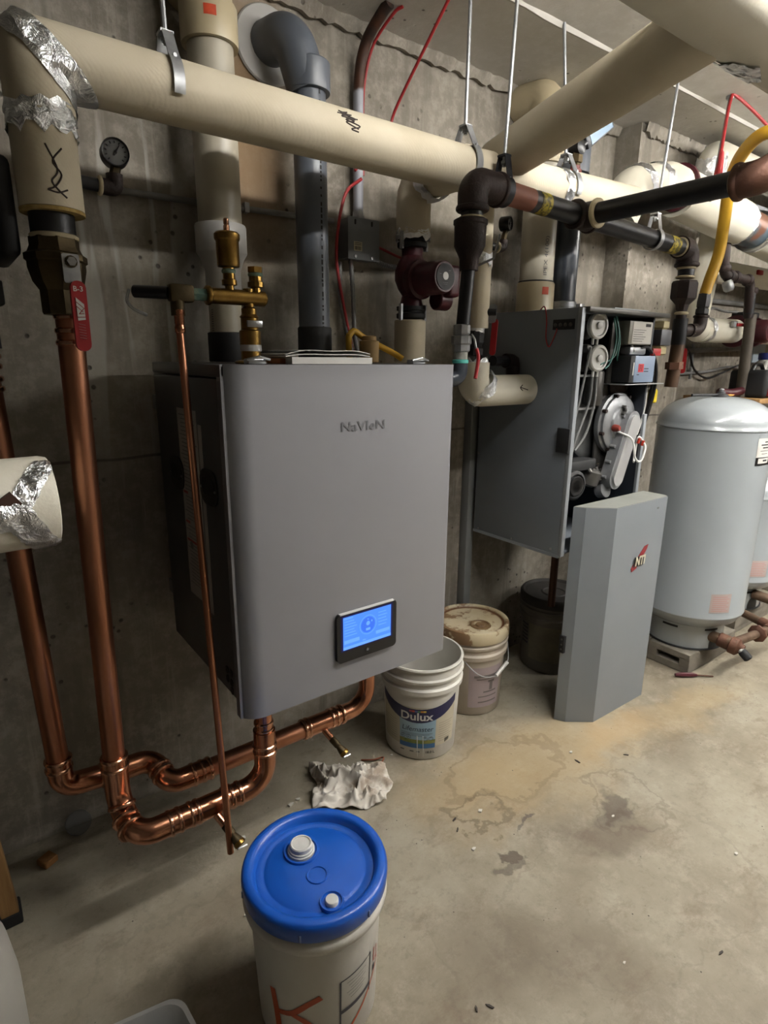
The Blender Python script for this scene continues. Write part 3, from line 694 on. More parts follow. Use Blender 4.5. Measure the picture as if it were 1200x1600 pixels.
for x, z in ((1.150, 1.832), (1.215, 1.832)): MB().plate((x, -.0655, z-.004), X3, Z3, .007, .016, .0012, .0034).build('keyhole', M_blk, t)
for x, z in ((1.15, 1.725), (1.215, 1.725)): MB().cyl((x, -.066, z), (x, -.069, z), .005, 8).build('screw', M_galv, t)
s = MB().box((1.144, -.0668, 1.742), (1.176, -.0662, 1.770)).build('sticker', mat('sticker_cream', (214, 206, 176), .7), t)
mb = MB()
for k, x in enumerate((1.148, 1.152, 1.155, 1.160, 1.164, 1.169)): mb.box((x, -.0672, 1.745), (x+.002, -.0668, 1.756))
for z in (1.760, 1.765): mb.box((1.147, -.0672, z), (1.173, -.0668, z+.0018))
mb.build('barcode', M_ink, s)
for nm, lb, pts, r, m in (
    ('red_cable', 'thin red cable hanging beside the rusted conduit', [(1.212, -.02, 1.98), (1.211, -.02, 2.15), (1.216, -.025, 2.25), (1.224, -.06, 2.335), (1.238, -.14, 2.388), (1.25, -.17, 2.398)], .0045, M_redc),
    ('red_cable', 'thin red cable slanting from behind the heating main up to the ceiling', [(1.16, -.05, 1.98), (1.30, -.03, 2.12), (1.322, -.06, 2.2), (1.32, -.3, 2.398)], .0048, M_redc),
    ('red_cable', 'red cable looping past the left edge of the junction box', [(1.185, -.05, 1.96), (1.125, -.05, 1.91), (1.10, -.04, 1.80), (1.098, -.035, 1.70), (1.125, -.03, 1.58), (1.16, -.03, 1.44), (1.165, -.06, 1.395)], .005, M_redc),
    ('red_cable', 'short red cable running from the junction box towards the pump', [(1.244, -.03, 1.775), (1.30, -.02, 1.765), (1.40, -.015, 1.745), (1.55, -.012, 1.74)], .0045, M_redc)):
    tag(MB().tube(spline(pts, 6), r, 8).build(nm, m), lb, 'cable')
for lb, pts in (('ribbed metal flexible conduit from the junction box to the pump', [(1.246, -.03, 1.728), (1.30, -.03, 1.715), (1.36, -.03, 1.715), (1.43, -.03, 1.73), (1.455, -.05, 1.715), (1.45, -.10, 1.675)]),
                ('ribbed metal flexible conduit hanging below the left half of the junction box', [(1.118, -.02, 1.71), (1.12, -.02, 1.6), (1.145, -.025, 1.48), (1.15, -.06, 1.395)]),
                ('ribbed metal flexible conduit hanging below the middle of the junction box', [(1.155, -.03, 1.72), (1.165, -.03, 1.6), (1.17, -.03, 1.48), (1.17, -.06, 1.395)])):
    P = spline(pts, 14); tag(MB().tube(P, [.0085 if k % 2 else .0068 for k in range(len(P))], 10).build('flexible_conduit', M_conduit), lb, 'conduit')
# ================================================================== circulator and its jacketed pipe
ux, uy = 1.347, -.118
t = thing('insulated_pump_pipe', 'upright jacketed pipe stub with foil end above the dark red circulator', 'pipe', (ux, uy, 1.79))
MB().tube(fillet([(ux, uy, 1.80), (ux, uy, 1.955), (ux, MY+.03, 1.955)], .05, 4), .057, 28).build('jacket', M_jack, t)
foil_band((ux, uy, 1.785), (ux, uy, 1.812), .055, t)
foil_band((ux, uy-.075, 1.945), (ux, uy-.115, 1.95), .058, t, 6)
tag(MB().lathe([(.050, 0), (.054, .002), (.054, .136), (.050, .14)], (ux-.006, uy, 1.393), Z3, 28).build('insulated_pipe_stub', M_jack), 'short bare-topped jacketed stub between the boiler and the dark red circulator', 'pipe')
t = thing('circulator_pump', 'dark red circulator pump with black flanges on the wall above the boiler', 'pump', (ux, uy, 1.53))
for z0, nm in ((1.762, 'upper_flange'), (1.537, 'lower_flange')):
    f = MB().lathe([(.030, 0), (.048, .002), (.050, .005), (.050, .016), (.044, .02), (.044, .026), (.050, .028), (.050, .04), (.03, .042)], (ux-.003, uy, z0), Z3, 24, 0).build(nm, M_blk2, t)
    for s in (-1, 1):
        MB().hexn((ux-.003+s*.052, uy-.01, z0-.006), (ux-.003+s*.052, uy-.01, z0+.047), .008).build('bolt', M_galv, f)
MB().lathe([(.036, -.005), (.040, .02), (.034, .045), (.032, .05), (.046, .07), (.058, .10), (.058, .13), (.046, .158), (.034, .175), (.036, .20), (.036, .21)], (ux-.002, uy, 1.562), Z3, 26).build('volute', M_maroon, t)
MB().lathe([(.060, 0), (.062, .01), (.062, .03), (.052, .034), (.052, .12), (.049, .135), (.046, .138)], (ux, uy-.02, 1.660), (.05, -1, 0), 30).build('motor', M_maroon, t)
fc = V((ux+.007, uy-.1585, 1.660)); fd = V((.05, -1, 0)).normalized(); fx, fy, _ = frame(fd, Z3)
pl = MB().lathe([(.040, 0), (.040, .0015)], fc, fd, 28).build('nameplate', mat('nameplate_grey', (48, 47, 49), .6), t)
MB().lathe([(.012, 0), (.012, .0012)], fc+fd*.0014+Z3*.002, fd, 20, scale2=1).build('white_cap', M_white, pl)
mb = MB()
for (a, b, w) in ((-.012, -.019, .024), (-.008, -.024, .016), (-.027, .006, .008), (.014, .018, .008)): mb.prism([fc+fd*.0014+fx*(a+p)+fy*(b+q) for p, q in ((0, 0), (w, 0), (w, .0022), (0, .0022))], fd*.0004)
mb.build('plate_print', M_grayink, pl)
MB().box((ux+.055, uy-.13, 1.605), (ux+.105, uy-.03, 1.705), .012, 3).build('terminal_box', M_maroon, t)
MB().lathe([(.030, 0), (.034, .004), (.034, .05), (.028, .056)], (ux+.04, uy-.075, 1.598), (1, 0, 0), 18).build('terminal_foot', M_maroon, t)
# yellow hose and plug on the boiler top
t = thing('yellow_hose', 'yellow hose leaving a tan plug on top of the boiler', 'hose', (1.10, -.25, BZ1))
MB().tube(spline([(1.02, -.22, 1.47), (1.04, -.22, 1.485), (1.08, -.22, 1.465), (1.16, -.25, 1.425), (1.19, -.27, BZ1+.012)], 6), .0095, 12).build('hose', M_yel, t)
MB().tube(spline([(1.028, -.215, 1.395), (1.022, -.218, 1.44), (1.02, -.22, 1.472)], 5), .0095, 12).build('hose_end', M_yel, t)
MB().lathe([(.028, 0), (.030, .002), (.030, .062), (.022, .064), (.021, .076), (.014, .078)], (1.075, -.25, BZ1+.002), Z3, 22).build('plug', mat('tan_plug', (188, 154, 100), .7), t)
# ================================================================== black iron pipe run
gy0, gz0 = -.50, 1.862
GR = .0305
t = thing('black_iron_pipe', 'black iron pipe run with rusty elbow crossing in front of the heating main', 'pipe', (1.235, gy0, 1.40))
zx = lambda x: 1.868-.040*(x-1.24)
MB().tube(fillet([(1.243, gy0, 1.80), (1.241, gy0, zx(1.24)), (1.345, gy0, zx(1.345))], .055, 8), .041, 24).build('elbow', M_fit, t)
MB().ring((1.243, gy0, 1.803), Z3, .041, .016, .005).build('elbow_lip', M_fit, t); MB().ring((1.338, gy0, zx(1.338)), X3, .041, .016, .005).build('elbow_lip', M_fit, t)
MB().tube([(1.33, gy0, zx(1.33)), (1.76, gy0, zx(1.76))], GR, 24).build('pipe', M_iron, t)
MB().tube([(1.345, gy0, zx(1.345)), (1.352, gy0, zx(1.352)), (1.475, gy0, zx(1.475))], GR+.0009, 24).build('rust_wrap', mat('rust_primer', (150, 92, 72), .6, .1), t)
MB().tube([(1.50, gy0, zx(1.5)), (1.545, gy0, zx(1.545))], GR+.0009, 24).build('yellow_band', M_ytape, t)
MB().tube([(1.685, gy0, zx(1.685)), (1.695, gy0, zx(1.695)), (1.765, gy0, zx(1.765)), (1.775, gy0, zx(1.775))], [.036, .040, .040, .036], 24).build('tee', M_fit, t)
for x in (1.692, 1.768): MB().ring((x, gy0, zx(x)), X3, .039, .014, .006).build('tee_lip', M_fit, t)
MB().tube([(1.73, gy0, zx(1.73)), (1.728, gy0-.06, zx(1.73))], .039, 24).build('tee_branch', M_fit, t)
MB().ring((1.728, gy0-.058, zx(1.73)), (0, -1, 0), .039, .014, .005).build('tee_lip', M_dope, t)
MB().tube([(1.728, gy0-.05, zx(1.73)), (1.722, -.985, 1.85)], GR, 24).build('branch_pipe', M_iron, t)
MB().ring((1.722, -.965, 1.85), (0, -1, 0), GR, .016, .004).build('sealant_ring', M_dope, t)
MB().tube(fillet([(1.722, -.968, 1.85), (1.721, -1.035, 1.852), (1.80, -1.05, 1.905)], .04, 8), .041, 24).build('branch_elbow', M_rust, t)
MB().ring((1.722, -.972, 1.85), (0, -1, 0), .041, .018, .005).build('branch_elbow_lip', M_rust, t)
MB().tube([(1.79, -1.048, 1.898), (1.95, -1.08, 2.0)], GR, 20).build('branch_riser', M_iron, t)
MB().tube([(1.76, gy0, zx(1.76)), (2.385, gy0, zx(2.385))], GR, 24).build('pipe', M_iron, t)
MB().tube([(2.245, gy0, zx(2.245)), (2.305, gy0, zx(2.305))], GR+.0009, 24).build('yellow_band', M_ytape, t)
MB().ring((2.345, gy0, zx(2.345)), X3, GR, .014, .005).build('sealant_ring', M_dope, t)
MB().tube(fillet([(2.345, gy0, zx(2.345)), (2.412, gy0, zx(2.41)), (2.415, gy0, 1.76)], .05, 8), .041, 24).build('elbow', M_fit, t)
# drop to the boiler side
MB().tube([(1.2425, gy0, 1.81), (1.242, gy0, 1.745)], GR, 22).build('nipple', M_iron, t)
MB().ring((1.242, gy0, 1.779), Z3, GR, .010, .006).build('sealant_ring', M_dope, t)
MB().lathe([(.026, 0), (.027, .03), (.034, .045), (.043, .062), (.044, .115), (.047, .118), (.047, .128), (.040, .132)], (1.238, gy0, 1.645), Z3, 24).build('reducer', M_fit, t)
MB().tube([(1.237, gy0, 1.655), (1.222, gy0, 1.47)], .0195, 20).build('drop_pipe', M_iron, t)
MB().lathe([(.021, 0), (.025, .004), (.025, .02), (.029, .024), (.029, .044), (.022, .047), (.024, .052), (.024, .074), (.02, .076)], (1.221, gy0, 1.425), Z3, 8).build('union', M_galv, t, sharp=20)
MB().tube([(1.221, gy0, 1.43), (1.220, gy0, 1.405)], .020, 18).build('tape_wrap', mat('plumber_tape', (190, 190, 182), .7, 0, (90, 88, 84), 40), t)
MB().lathe([(.021, 0), (.0235, .002), (.0235, .010), (.02, .012)], (1.220, gy0, 1.393), Z3, 18).build('teal_band', mat('teal_tape', (88, 196, 184), .6), t)
MB().tube(fillet([(1.22, gy0, 1.40), (1.22, gy0, 1.35), (1.114, gy0+.03, 1.345)], .035, 6), .022, 18).build('lower_elbow', M_gpvcd, t)
lv = MB().tube(spline([(1.238, gy0-.022, 1.475), (1.244, gy0-.03, 1.46), (1.244, gy0-.034, 1.445), (1.250, gy0-.034, 1.432)], 5), .0032, 8).build('lever_arm', M_steel, t)
MB().tube(spline([(1.249, gy0-.034, 1.436), (1.256, gy0-.036, 1.41), (1.250, gy0-.038, 1.375), (1.244, gy0-.04, 1.352)], 5), [.0055, .0075, .0082, .008, .0075]*4, 10).build('red_lever', M_red, t)
tag(MB().tube([(1.252, gy0-.01, 1.655), (1.40, gy0+.06, 1.70), (1.60, -.27, 1.812)], .0035, 8).build('capillary_tube', M_blk), 'thin black tube slanting from the reducer to the far pressure gauge', 'tube')
# drop at the second boiler
t = thing('gas_drop_pipe', 'black iron gas drop with reducer beside the yellow hose', 'pipe', (2.42, gy0, 1.30))
gx2 = 2.416
MB().ring((gx2, gy0, 1.767), Z3, .041, .016, .005).build('collar', M_fit, t)
MB().tube([(gx2, gy0, 1.765), (gx2+.002, gy0, 1.72)], GR, 20).build('nipple', M_iron, t)
for z in (1.755, 1.722): MB().ring((gx2, gy0, z), Z3, GR, .010, .005).build('sealant_ring', M_dope, t)
MB().lathe([(.022, 0), (.026, .02), (.048, .042), (.050, .05), (.050, .10), (.046, .108), (.036, .11)], (gx2+.005, gy0, 1.60), Z3, 8).build('reducer', M_fit, t, sharp=20)
MB().tube([(gx2+.006, gy0, 1.61), (gx2+.008, gy0, 1.54)], .020, 18).build('nipple', M_fit, t)
MB().ring((gx2+.006, gy0, 1.588), Z3, .020, .012, .006).build('sealant_ring', M_dope, t)
MB().tube([(gx2+.008, gy0, 1.568), (gx2+.012, gy0, 1.468)], .028, 20).build('tee', M_iron, t)
MB().tube([(gx2+.008, gy0, 1.525), (gx2+.07, gy0-.012, 1.525)], .022, 18).build('tee_branch', M_fit, t)
MB().ring((gx2+.072, gy0-.013, 1.525), X3, .022, .01, .004).build('sealant_ring', M_dope, t)
MB().tube(fillet([(gx2+.065, gy0-.012, 1.525), (gx2+.125, gy0-.02, 1.525), (gx2+.13, gy0-.02, 1.585)], .032, 7), .026, 18).build('branch_elbow', M_fit, t)
MB().ring((gx2+.13, gy0-.02, 1.58), Z3, .026, .012, .005).build('branch_elbow_lip', M_fit, t)
MB().lathe([(.024, 0), (.026, .003), (.026, .02), (.022, .024), (.025, .03), (.026, .05), (.023, .08)], (gx2+.13, gy0-.02, 1.588), (.06, 0, 1), 8).build('hose_nut', mat('grey_hose_nut', (74, 74, 76), .5, .5), t, sharp=20)
MB().tube([(gx2+.012, gy0, 1.47), (gx2+.0, gy0, 1.30)], .026, 18).build('lower_pipe', mat('bronze_brown', (104, 78, 58), .5, .5, (80, 60, 46), 14), t)
MB().hexn((gx2+.004, gy0, 1.372), (gx2+.002, gy0, 1.40), .034).build('union', M_rust, t)
MB().plate((gx2+.052, gy0-.01, 1.405), V((.5, -1, 0)), V((-.04, 0, 1)), .022, .10, .008, .010).build('red_lever', M_red, t)
hose = [(2.548, -.52, 1.665), (2.56, -.525, 1.72), (2.575, -.54, 1.82), (2.54, -.56, 1.93), (2.46, -.60, 2.035), (2.38, -.66, 2.10), (2.30, -.76, 2.13), (2.3, -.86, 2.11)]
tag(MB().tube(spline(hose, 8), .0215, 18).build('yellow_gas_hose', M_yel), 'thick yellow gas hose arching up from the black gas drop', 'hose')
# ================================================================== pipe hangers
def hanger(name_label, x, y, ztop, zb, r, m=M_galv, mstrap=M_galv, yoke=.05, axis='x', dx=0, full=True, sweep=92):
    t = thing('pipe_hanger', name_label, 'hanger', (x, y, zb), 'rod pipe hangers')
    MB().tube([(x, y, zb+r+yoke*.5), (x+dx, y, ztop)], .0052, 8).build('threaded_rod', m, t)
    MB().hexn((x, y, zb+r+yoke*.62), (x, y, zb+r+yoke*.62+.008), .009).build('nut', M_steel, t)
    w = .011; n = 26; th = .003; vs = []
    path = [(-.012, r+yoke)]
    a0, a1 = (148, -148+0)
    for k in range(n+1):
        a = math.radians(90+40+(360-80)*k/n) if full else math.radians(90+40+(70)*k/n)
        path.append((math.cos(a)*(r+th), math.sin(a)*(r+th)))
    path.append((.012, r+yoke)); 
    if not full: path = path[:-1]
    def strap(path):
        vs = []
        for a, b in path:
            L = math.hypot(a, b) or 1; ia, ib = a*(1+th/L), b*(1+th/L)
            for (p, q, s) in ((a, b, -w), (a, b, w), (ia, ib, w), (ia, ib, -w)): vs.append((x+s, y+p, zb+q))
        m_ = len(path)
        return MB().add(vs, [(i*4+k, i*4+(k+1) % 4, i*4+4+(k+1) % 4, i*4+4+k) for i in range(m_-1) for k in range(4)]+[(3, 2, 1, 0), (m_*4-4, m_*4-3, m_*4-2, m_*4-1)])
    strap(path).build('strap', mstrap, t)
    if not full: strap([(-a, b) for a, b in path]).build('strap', mstrap, t)
    MB().box((x-.013, y-.014, zb+r+yoke-.003), (x+.013, y+.014, zb+r+yoke+.002)).build('yoke', mstrap, t)
    MB().tube([(x, y-r*.82, zb+r*.72+.004), (x, y+r*.82, zb+r*.72+.004)], .004, 8).build('cross_bolt', mstrap, t)
    return t
hanger('rod hanger holding the main above the left vent elbow', .468, MY, CEIL, MZ, MR+.001, yoke=.04, full=False, dx=-.006, sweep=12)
hanger('rust-topped rod hanger on the main beside the branch pipe joint', 1.30, MY, CEIL, MZ+.004, MR+.001, yoke=.045, full=False)
hanger('black clevis hanger looped round the rust-coloured band of the black pipe', 1.357, gy0, CEIL, zx(1.357), GR+.004, mstrap=mat('black_strap', (58, 60, 66), .5, .6), yoke=.055, dx=.02)
hanger('rod hanger on the main beside its narrow foil band', 1.755, MY, CEIL, MZ+.015, MR+.001, yoke=.045, full=False, dx=-.06)
hanger('pale strap hanger on the black pipe beyond the tee', 2.155, gy0, CEIL, zx(2.155), GR+.002, yoke=.05, dx=.05)
t = thing('ceiling_rod', 'galvanised rod with red cables tied to it near the yellow hose', 'rod', (2.42, -.55, 1.99))
MB().tube([(2.40, -.565, 1.98), (2.637, -.469, CEIL)], .0055, 8).build('rod', M_galv, t)
MB().lathe([(.012, 0), (.015, .004), (.015, .012)], (2.632, -.471, CEIL-.012), Z3, 10).build('anchor', M_galv, t)
tag(MB().tube(spline([(2.36, -.58, 1.975), (2.40, -.57, 2.06), (2.48, -.54, 2.14), (2.60, -.49, 2.37), (2.66, -.49, 2.395), (2.9, -.52, 2.33), (3.2, -.5, 2.28)], 8), .006, 8).build('red_cable', M_redc), 'red cable draped over the far ceiling rod near the yellow hose', 'cable')
tag(MB().tube(spline([(2.37, -.59, 1.975), (2.415, -.575, 2.08), (2.45, -.56, 2.15), (2.44, -.57, 2.08), (2.40, -.585, 2.0)], 8), .0065, 8).build('red_cable', M_redc), 'looped end of red cable hanging above the black branch pipe', 'cable')
# ================================================================== jacketed pipe end on the far left, with torn foil
t = thing('insulated_pipe_end', 'white jacketed pipe end patched with crumpled foil tape at the left edge', 'pipe', (.0, -.50, 1.137))
MB().lathe([(.085, -.72), (.086, -.5), (.086, -.012), (.083, 0), (.079, .002)], (.145, -.50, 1.137), (1, .03, 0), 40).build('jacket', M_jack2, t)
def wrap(a0, a1, xa, xb, w, seg=22):
    vs = []; nv = 7
    for i in range(seg+1):
        u = i/seg; a = a0+(a1-a0)*u; xc = xa+(xb-xa)*u
        for j in range(nv+1):
            x = min(xc+w*(j/nv-.5)+random.uniform(-.002, .002), .148); r = .0872+random.uniform(0, .0035)
            if x > .142: r = .0845
            vs.append((x, -.50+r*math.cos(a)+.03*(x-.145), 1.137+r*math.sin(a)))
    return MB().add(vs, [(i*(nv+1)+j, (i+1)*(nv+1)+j, (i+1)*(nv+1)+j+1, i*(nv+1)+j+1) for i in range(seg) for j in range(nv)])
R = math.radians
wrap(R(110), R(200), .145, .055, .045).build('foil_tape', M_foil, t)
wrap(R(168), R(268), .07, .148, .055).build('foil_tape', M_foil, t)
wrap(R(120), R(175), .05, .02, .03).build('foil_tape', M_foil, t)
hole = [( .071+.022*math.cos(k*.7)*random.uniform(.7, 1.1), 1.156+.020*math.sin(k*.7)*random.uniform(.7, 1.1)) for k in range(9)]
MB().prism([(x, -.5895+.0, z) for x, z in hole], (0, .03, 0)).build('torn_hole', mat('hole_brown', (70, 40, 24), .8), t)
# ---- pump and valve stub peeping in at the left edge
t = thing('circulator_pump', 'dark red pump motor with black housing half hidden at the left edge', 'pump', (.08, -.30, 1.60))
MB().box((-.02, -.40, 1.60), (.145, -.22, 1.745), .02, 3).build('motor', mat('dark_maroon', (58, 16, 22), .5), t)
MB().box((.13, -.41, 1.585), (.165, -.21, 1.76), .015, 3).build('end_housing', M_blk2, t)
MB().tube([(.078, -.30, 1.60), (.078, -.30, 1.52), (.078, -.30, 1.42)], .04, 18).build('flange_neck', M_blk2, t)
MB().box((.05, -.385, 1.50), (.128, -.33, 1.545), .004).build('black_cap', M_blk2, t)
# ================================================================== narrow jacketed pipe, its valve, and the jacketed elbow into the second boiler
t = thing('narrow_insulated_pipe', 'narrow upright jacketed pipe with foil band beside the black reducer', 'pipe', (1.515, -.26, 1.50))
nx, ny = 1.522, -.265
MB().tube(fillet([(nx, ny, 1.508), (nx, ny, 1.93), (nx, MY+.02, 1.94)], .05, 4), .036, 24).build('jacket', M_jack, t)
foil_band((nx, ny, 1.705), (nx, ny, 1.75), .036, t)
t = thing('ball_valve', 'black ball valve with red lever under the narrow jacketed pipe', 'valve', (nx, ny, 1.42))
MB().lathe([(.022, 0), (.030, .004), (.030, .025), (.024, .03), (.032, .045), (.032, .075), (.024, .085)], (nx-.01, ny, 1.415), Z3, 10).build('body', M_blk2, t, sharp=20)
MB().tube([(nx-.006, ny, 1.49), (nx-.006, ny, 1.515)], .028, 16).build('foil_neck', M_foil, t)
lp = MB().plate((nx+.028, ny-.04, 1.555), V((.6, -.8, 0)), V((.05, 0, 1)), .026, .06, .004, .008).build('lever_plate', M_galv, t)
MB().cyl((nx+.005, ny-.015, 1.56), (nx+.035, ny-.05, 1.56), .012, 12).build('stem', M_blk2, t)
MB().plate((nx+.036, ny-.044, 1.478), V((.6, -.8, 0)), V((.06, 0, 1)), .020, .12, .011, .009).build('red_lever', M_red, t)
t = thing('insulated_elbow_pipe', 'cream jacketed elbow pipe with foil seam entering the second boiler side', 'pipe', (1.50, -.30, 1.298))
ex = 1.475
MB().tube(fillet([(ex, -.30, 1.395), (ex, -.30, 1.298), (1.754, -.30, 1.298)], .055, 8), .054, 30).build('jacket', M_jack2, t)
foil_band((ex, -.30, 1.385), (ex, -.30, 1.405), .046, t)
collar((ex+.035, -.30, 1.312), (1, 0, -.85), .058, .035, t)
MB().tube([(1.60, -.27, 1.40), (1.70, -.25, 1.40), (1.7545, -.24, 1.40)], .018, 16).build('iron_nipple', M_iron, t)
MB().tube(fillet([(1.69, -.25, 1.40), (1.735, -.245, 1.40), (1.738, -.245, 1.352)], .02, 5), .026, 16).build('iron_elbow', M_fit, t)
scrawl([[(1.66, -.3540, 1.31), (1.70, -.3545, 1.30)], [(1.67, -.354, 1.318), (1.66, -.354, 1.308), (1.672, -.354, 1.298)]], lambda a, b, c: V((a, b, c)), .0016, t)
# ================================================================== second boiler (open front)
NX0, NX1, NYF, NYB, NZ0, NZ1 = 1.755, 2.237, -.50, -.065, .70, 1.575
M_nti = mat('boiler_blue_grey', (134, 141, 149), .42, .1, (126, 133, 141), 4)
M_ntie = mat('bare_edge', (168, 174, 180), .45, .3)
M_in = mat('dark_interior', (34, 40, 52), .6)
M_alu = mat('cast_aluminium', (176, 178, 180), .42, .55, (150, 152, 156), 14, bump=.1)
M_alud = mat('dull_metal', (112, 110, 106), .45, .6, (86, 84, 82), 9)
t = thing('open_boiler', 'dark grey wall boiler with its front cover removed and works exposed', 'boiler', (2.0, -.065, .70))
sp = MB().box((NX0, NYF, NZ0), (NX0+.012, NYB, NZ1), .002).build('left_panel', M_nti, t)
for y, z in ((NYB-.03, NZ0+.012), (-.28, NZ0+.012), (NYF+.03, NZ0+.02), (NYB-.01, NZ0+.33)): MB().cyl((NX0-.003, y, z), (NX0, y, z), .005, 8).build('screw', M_steel, sp)
MB().box((NX0-.002, NYF-.004, NZ0-.008), (NX0+.02, NYB, NZ0+.004)).build('bottom_flange', M_ntie, sp)
MB().box((NX0-.001, NYF-.016, NZ0), (NX0+.018, NYF, NZ1), .001).build('front_edge', M_ntie, t)
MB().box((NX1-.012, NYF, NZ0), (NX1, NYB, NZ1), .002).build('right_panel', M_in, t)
MB().box((NX1-.016, NYF-.012, NZ0), (NX1+.002, NYF, NZ0+.5), .001).build('right_edge', M_ntie, t)
MB().box((NX0, NYF, NZ1-.012), (NX1, NYB, NZ1+.001), .002).build('top_panel', M_nti, t)
MB().box((NX0+.02, NYF-.03, NZ1-.012), (NX1+.05, NYF+.02, NZ1+.004), .002).build('top_rail', M_alud, t)
MB().box((NX0+.20, NYF-.005, NZ1+.0045), (NX0+.42, NYF+.05, NZ1+.011), .001).build('loose_strip', M_ntie, t)
MB().box((NX0, NYF, NZ0), (NX1, NYB, NZ0+.012), .002).build('bottom_panel', M_nti, t)
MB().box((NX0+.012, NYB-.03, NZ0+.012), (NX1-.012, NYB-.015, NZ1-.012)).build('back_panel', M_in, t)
ind = MB().box((NX0-.002, -.505+.015, 1.506), (NX0, -.40, 1.540), .0008).build('indicator_strip', M_blk2, t)
for k in range(4): MB().lathe([(.006, 0), (.007, .002), (.004, .004)], (NX0-.002, -.475+.021*k, 1.522), (-1, 0, 0), 12).build('indicator_lamp', M_alud, ind)
MB().box((NX0-.012, -.515, 1.085), (NX0-.0005, -.462, 1.172), .002).build('latch_block', M_blk2, t)
# exposed works
def switch(x, z, nm, y=-.44):
    s = MB().lathe([(.047, 0), (.050, .004), (.050, .012), (.046, .016)], (x-.012, y+.03, z), (-.18, -1, 0), 26).build(nm, M_alud, t)
    MB().lathe([(.044, 0), (.047, .003), (.047, .018), (.043, .022), (.037, .022), (.035, .016), (.012, .016), (.012, .024), (.006, .026)], (x, y-.012, z), (-.12, -1, 0), 28).build('front_shell', M_white, s)
    MB().box((x-.052, y-.01, z+.018), (x-.026, y+.02, z+.046), .003).build('terminal', M_alud, s)
    for k in (-.018, .008): MB().tube([(x+k, y-.02, z-.045), (x+k, y-.02, z-.066)], .005, 8).build('spigot', M_white, s)
switch(1.925, 1.525, 'pressure_switch'); switch(1.945, 1.412, 'pressure_switch')
pl = MB().box((2.03, -.43, .92), (2.222, -.42, 1.36), .003).build('burner_plate', M_alud, t)
for x, z in ((2.06, 1.33), (2.18, 1.33), (2.2, 1.0), (2.06, 1.0)): MB().hexn((x, -.438, z), (x, -.43, z), .009).build('bolt', M_alud, pl)
MB().lathe([(.052, 0), (.055, .004), (.055, .012), (.04, .016)], (2.13, -.43, 1.31), (0, -1, 0), 24).build('port', M_fit, t)
hc = V((2.128, -.43, 1.165))
hxp = MB().lathe([(.118, 0), (.120, .004), (.120, .020), (.110, .024), (.110, .034), (.104, .038), (.07, .042), (.065, .050), (.03, .052)], hc, (0, -1, 0), 40).build('burner_door', M_alu, t)
for k in range(8):
    a = .3+k*math.pi/4; MB().hexn(hc+V((.112*math.cos(a), -.022, .112*math.sin(a))), hc+V((.112*math.cos(a), -.038, .112*math.sin(a))), .0075).build('bolt', M_fit, hxp)
for k in range(6):
    p = hc+V((random.uniform(-.03, .02), -.05, random.uniform(0, .07))); MB().hexn(p, p+V((0, -.012, 0)), .007).build('bolt', M_alud, hxp)
MB().lathe([(.013, 0), (.015, .004), (.013, .02), (.008, .028)], hc+V((-.058, -.046, -.012)), (0, -1, 0), 12).build('igniter', mat('igniter_red', (150, 52, 36), .5), t)
# slim oval blower housing
u = (V((2.165, -.47, 1.175))-V((2.085, -.47, .955))); L = u.length; u.normalize(); w = V((u.z, 0, -u.x))
bl = MB().plate(V((2.118, -.462, 1.065)), w, u, .088, L+.08, .045, .044, 10).build('blower_housing', M_alu, t)
MB().plate(V((2.118, -.5068, 1.065)), w, u, .064, L+.05, .010, .032, 10).build('raised_oval', mat('pale_cast_metal', (206, 206, 206), .4, .4), bl)
for k in range(5):
    for s in (-1, 1):
        p = V((2.118, -.47, 1.065))+u*(L*(k/4-.5)*1.05)+w*s*.048; MB().cyl(p, p+V((0, -.022, 0)), .0065, 8).build('lug', M_alu, bl)
mo = MB().lathe([(.045, 0), (.056, .004), (.056, .09), (.050, .096), (.044, .097), (.042, .09), (.02, .09)], (1.848, -.40, .955), (-.1, -1, 0), 28).build('blower_motor', M_blk2, t)
for k in range(3): MB().ring((1.848-.0095, -.498, .955), (-.1, -1, 0), .012+.011*k, .004, .0025).build('motor_rib', M_blk, mo)
MB().box((1.80, -.47, 1.0), (1.99, -.40, 1.04), .006).build('motor_bracket', M_blk2, t)
MB().lathe([(.03, 0), (.045, .01), (.045, .06), (.03, .07)], (1.99, -.43, .93), (.2, -.2, 1), 18).build('gas_mixer', M_alud, t)
MB().lathe([(.02, 0), (.032, .008), (.032, .04), (.02, .046)], (2.06, -.44, .90), (0, -1, .3), 16).build('gas_port', M_alu, t)
for k in range(4):
    x = 1.95+.035*k; MB().tube([(x, -.45, 1.02-.01*k), (x+.008, -.47, .99-.02*k)], .008, 8).build('fitting', M_alud, t)
MB().lathe([(.12, 0), (.145, .006), (.145, .27), (.138, .276), (.12, .278)], (2.055, -.12, 1.165), (0, -1, 0), 36).build('heat_exchanger_drum', mat('smoky_metal', (122, 124, 124), .4, .3, (88, 90, 90), 9), t)
MB().box((1.80, -.36, 1.20), (1.90, -.26, 1.36), .02, 3).build('air_box', mat('smoky_box', (58, 60, 62), .35, .1, (40, 42, 46), 6), t)
MB().lathe([(.03, 0), (.034, .006), (.034, .12), (.03, .126)], (1.985, -.43, 1.24), Z3, 18).build('filter_canister', M_alud, t)
for z in (1.345, 1.225): MB().box((1.78, -.435, z), (2.0, -.425, z+.008)).build('cross_strap', M_galv, t)
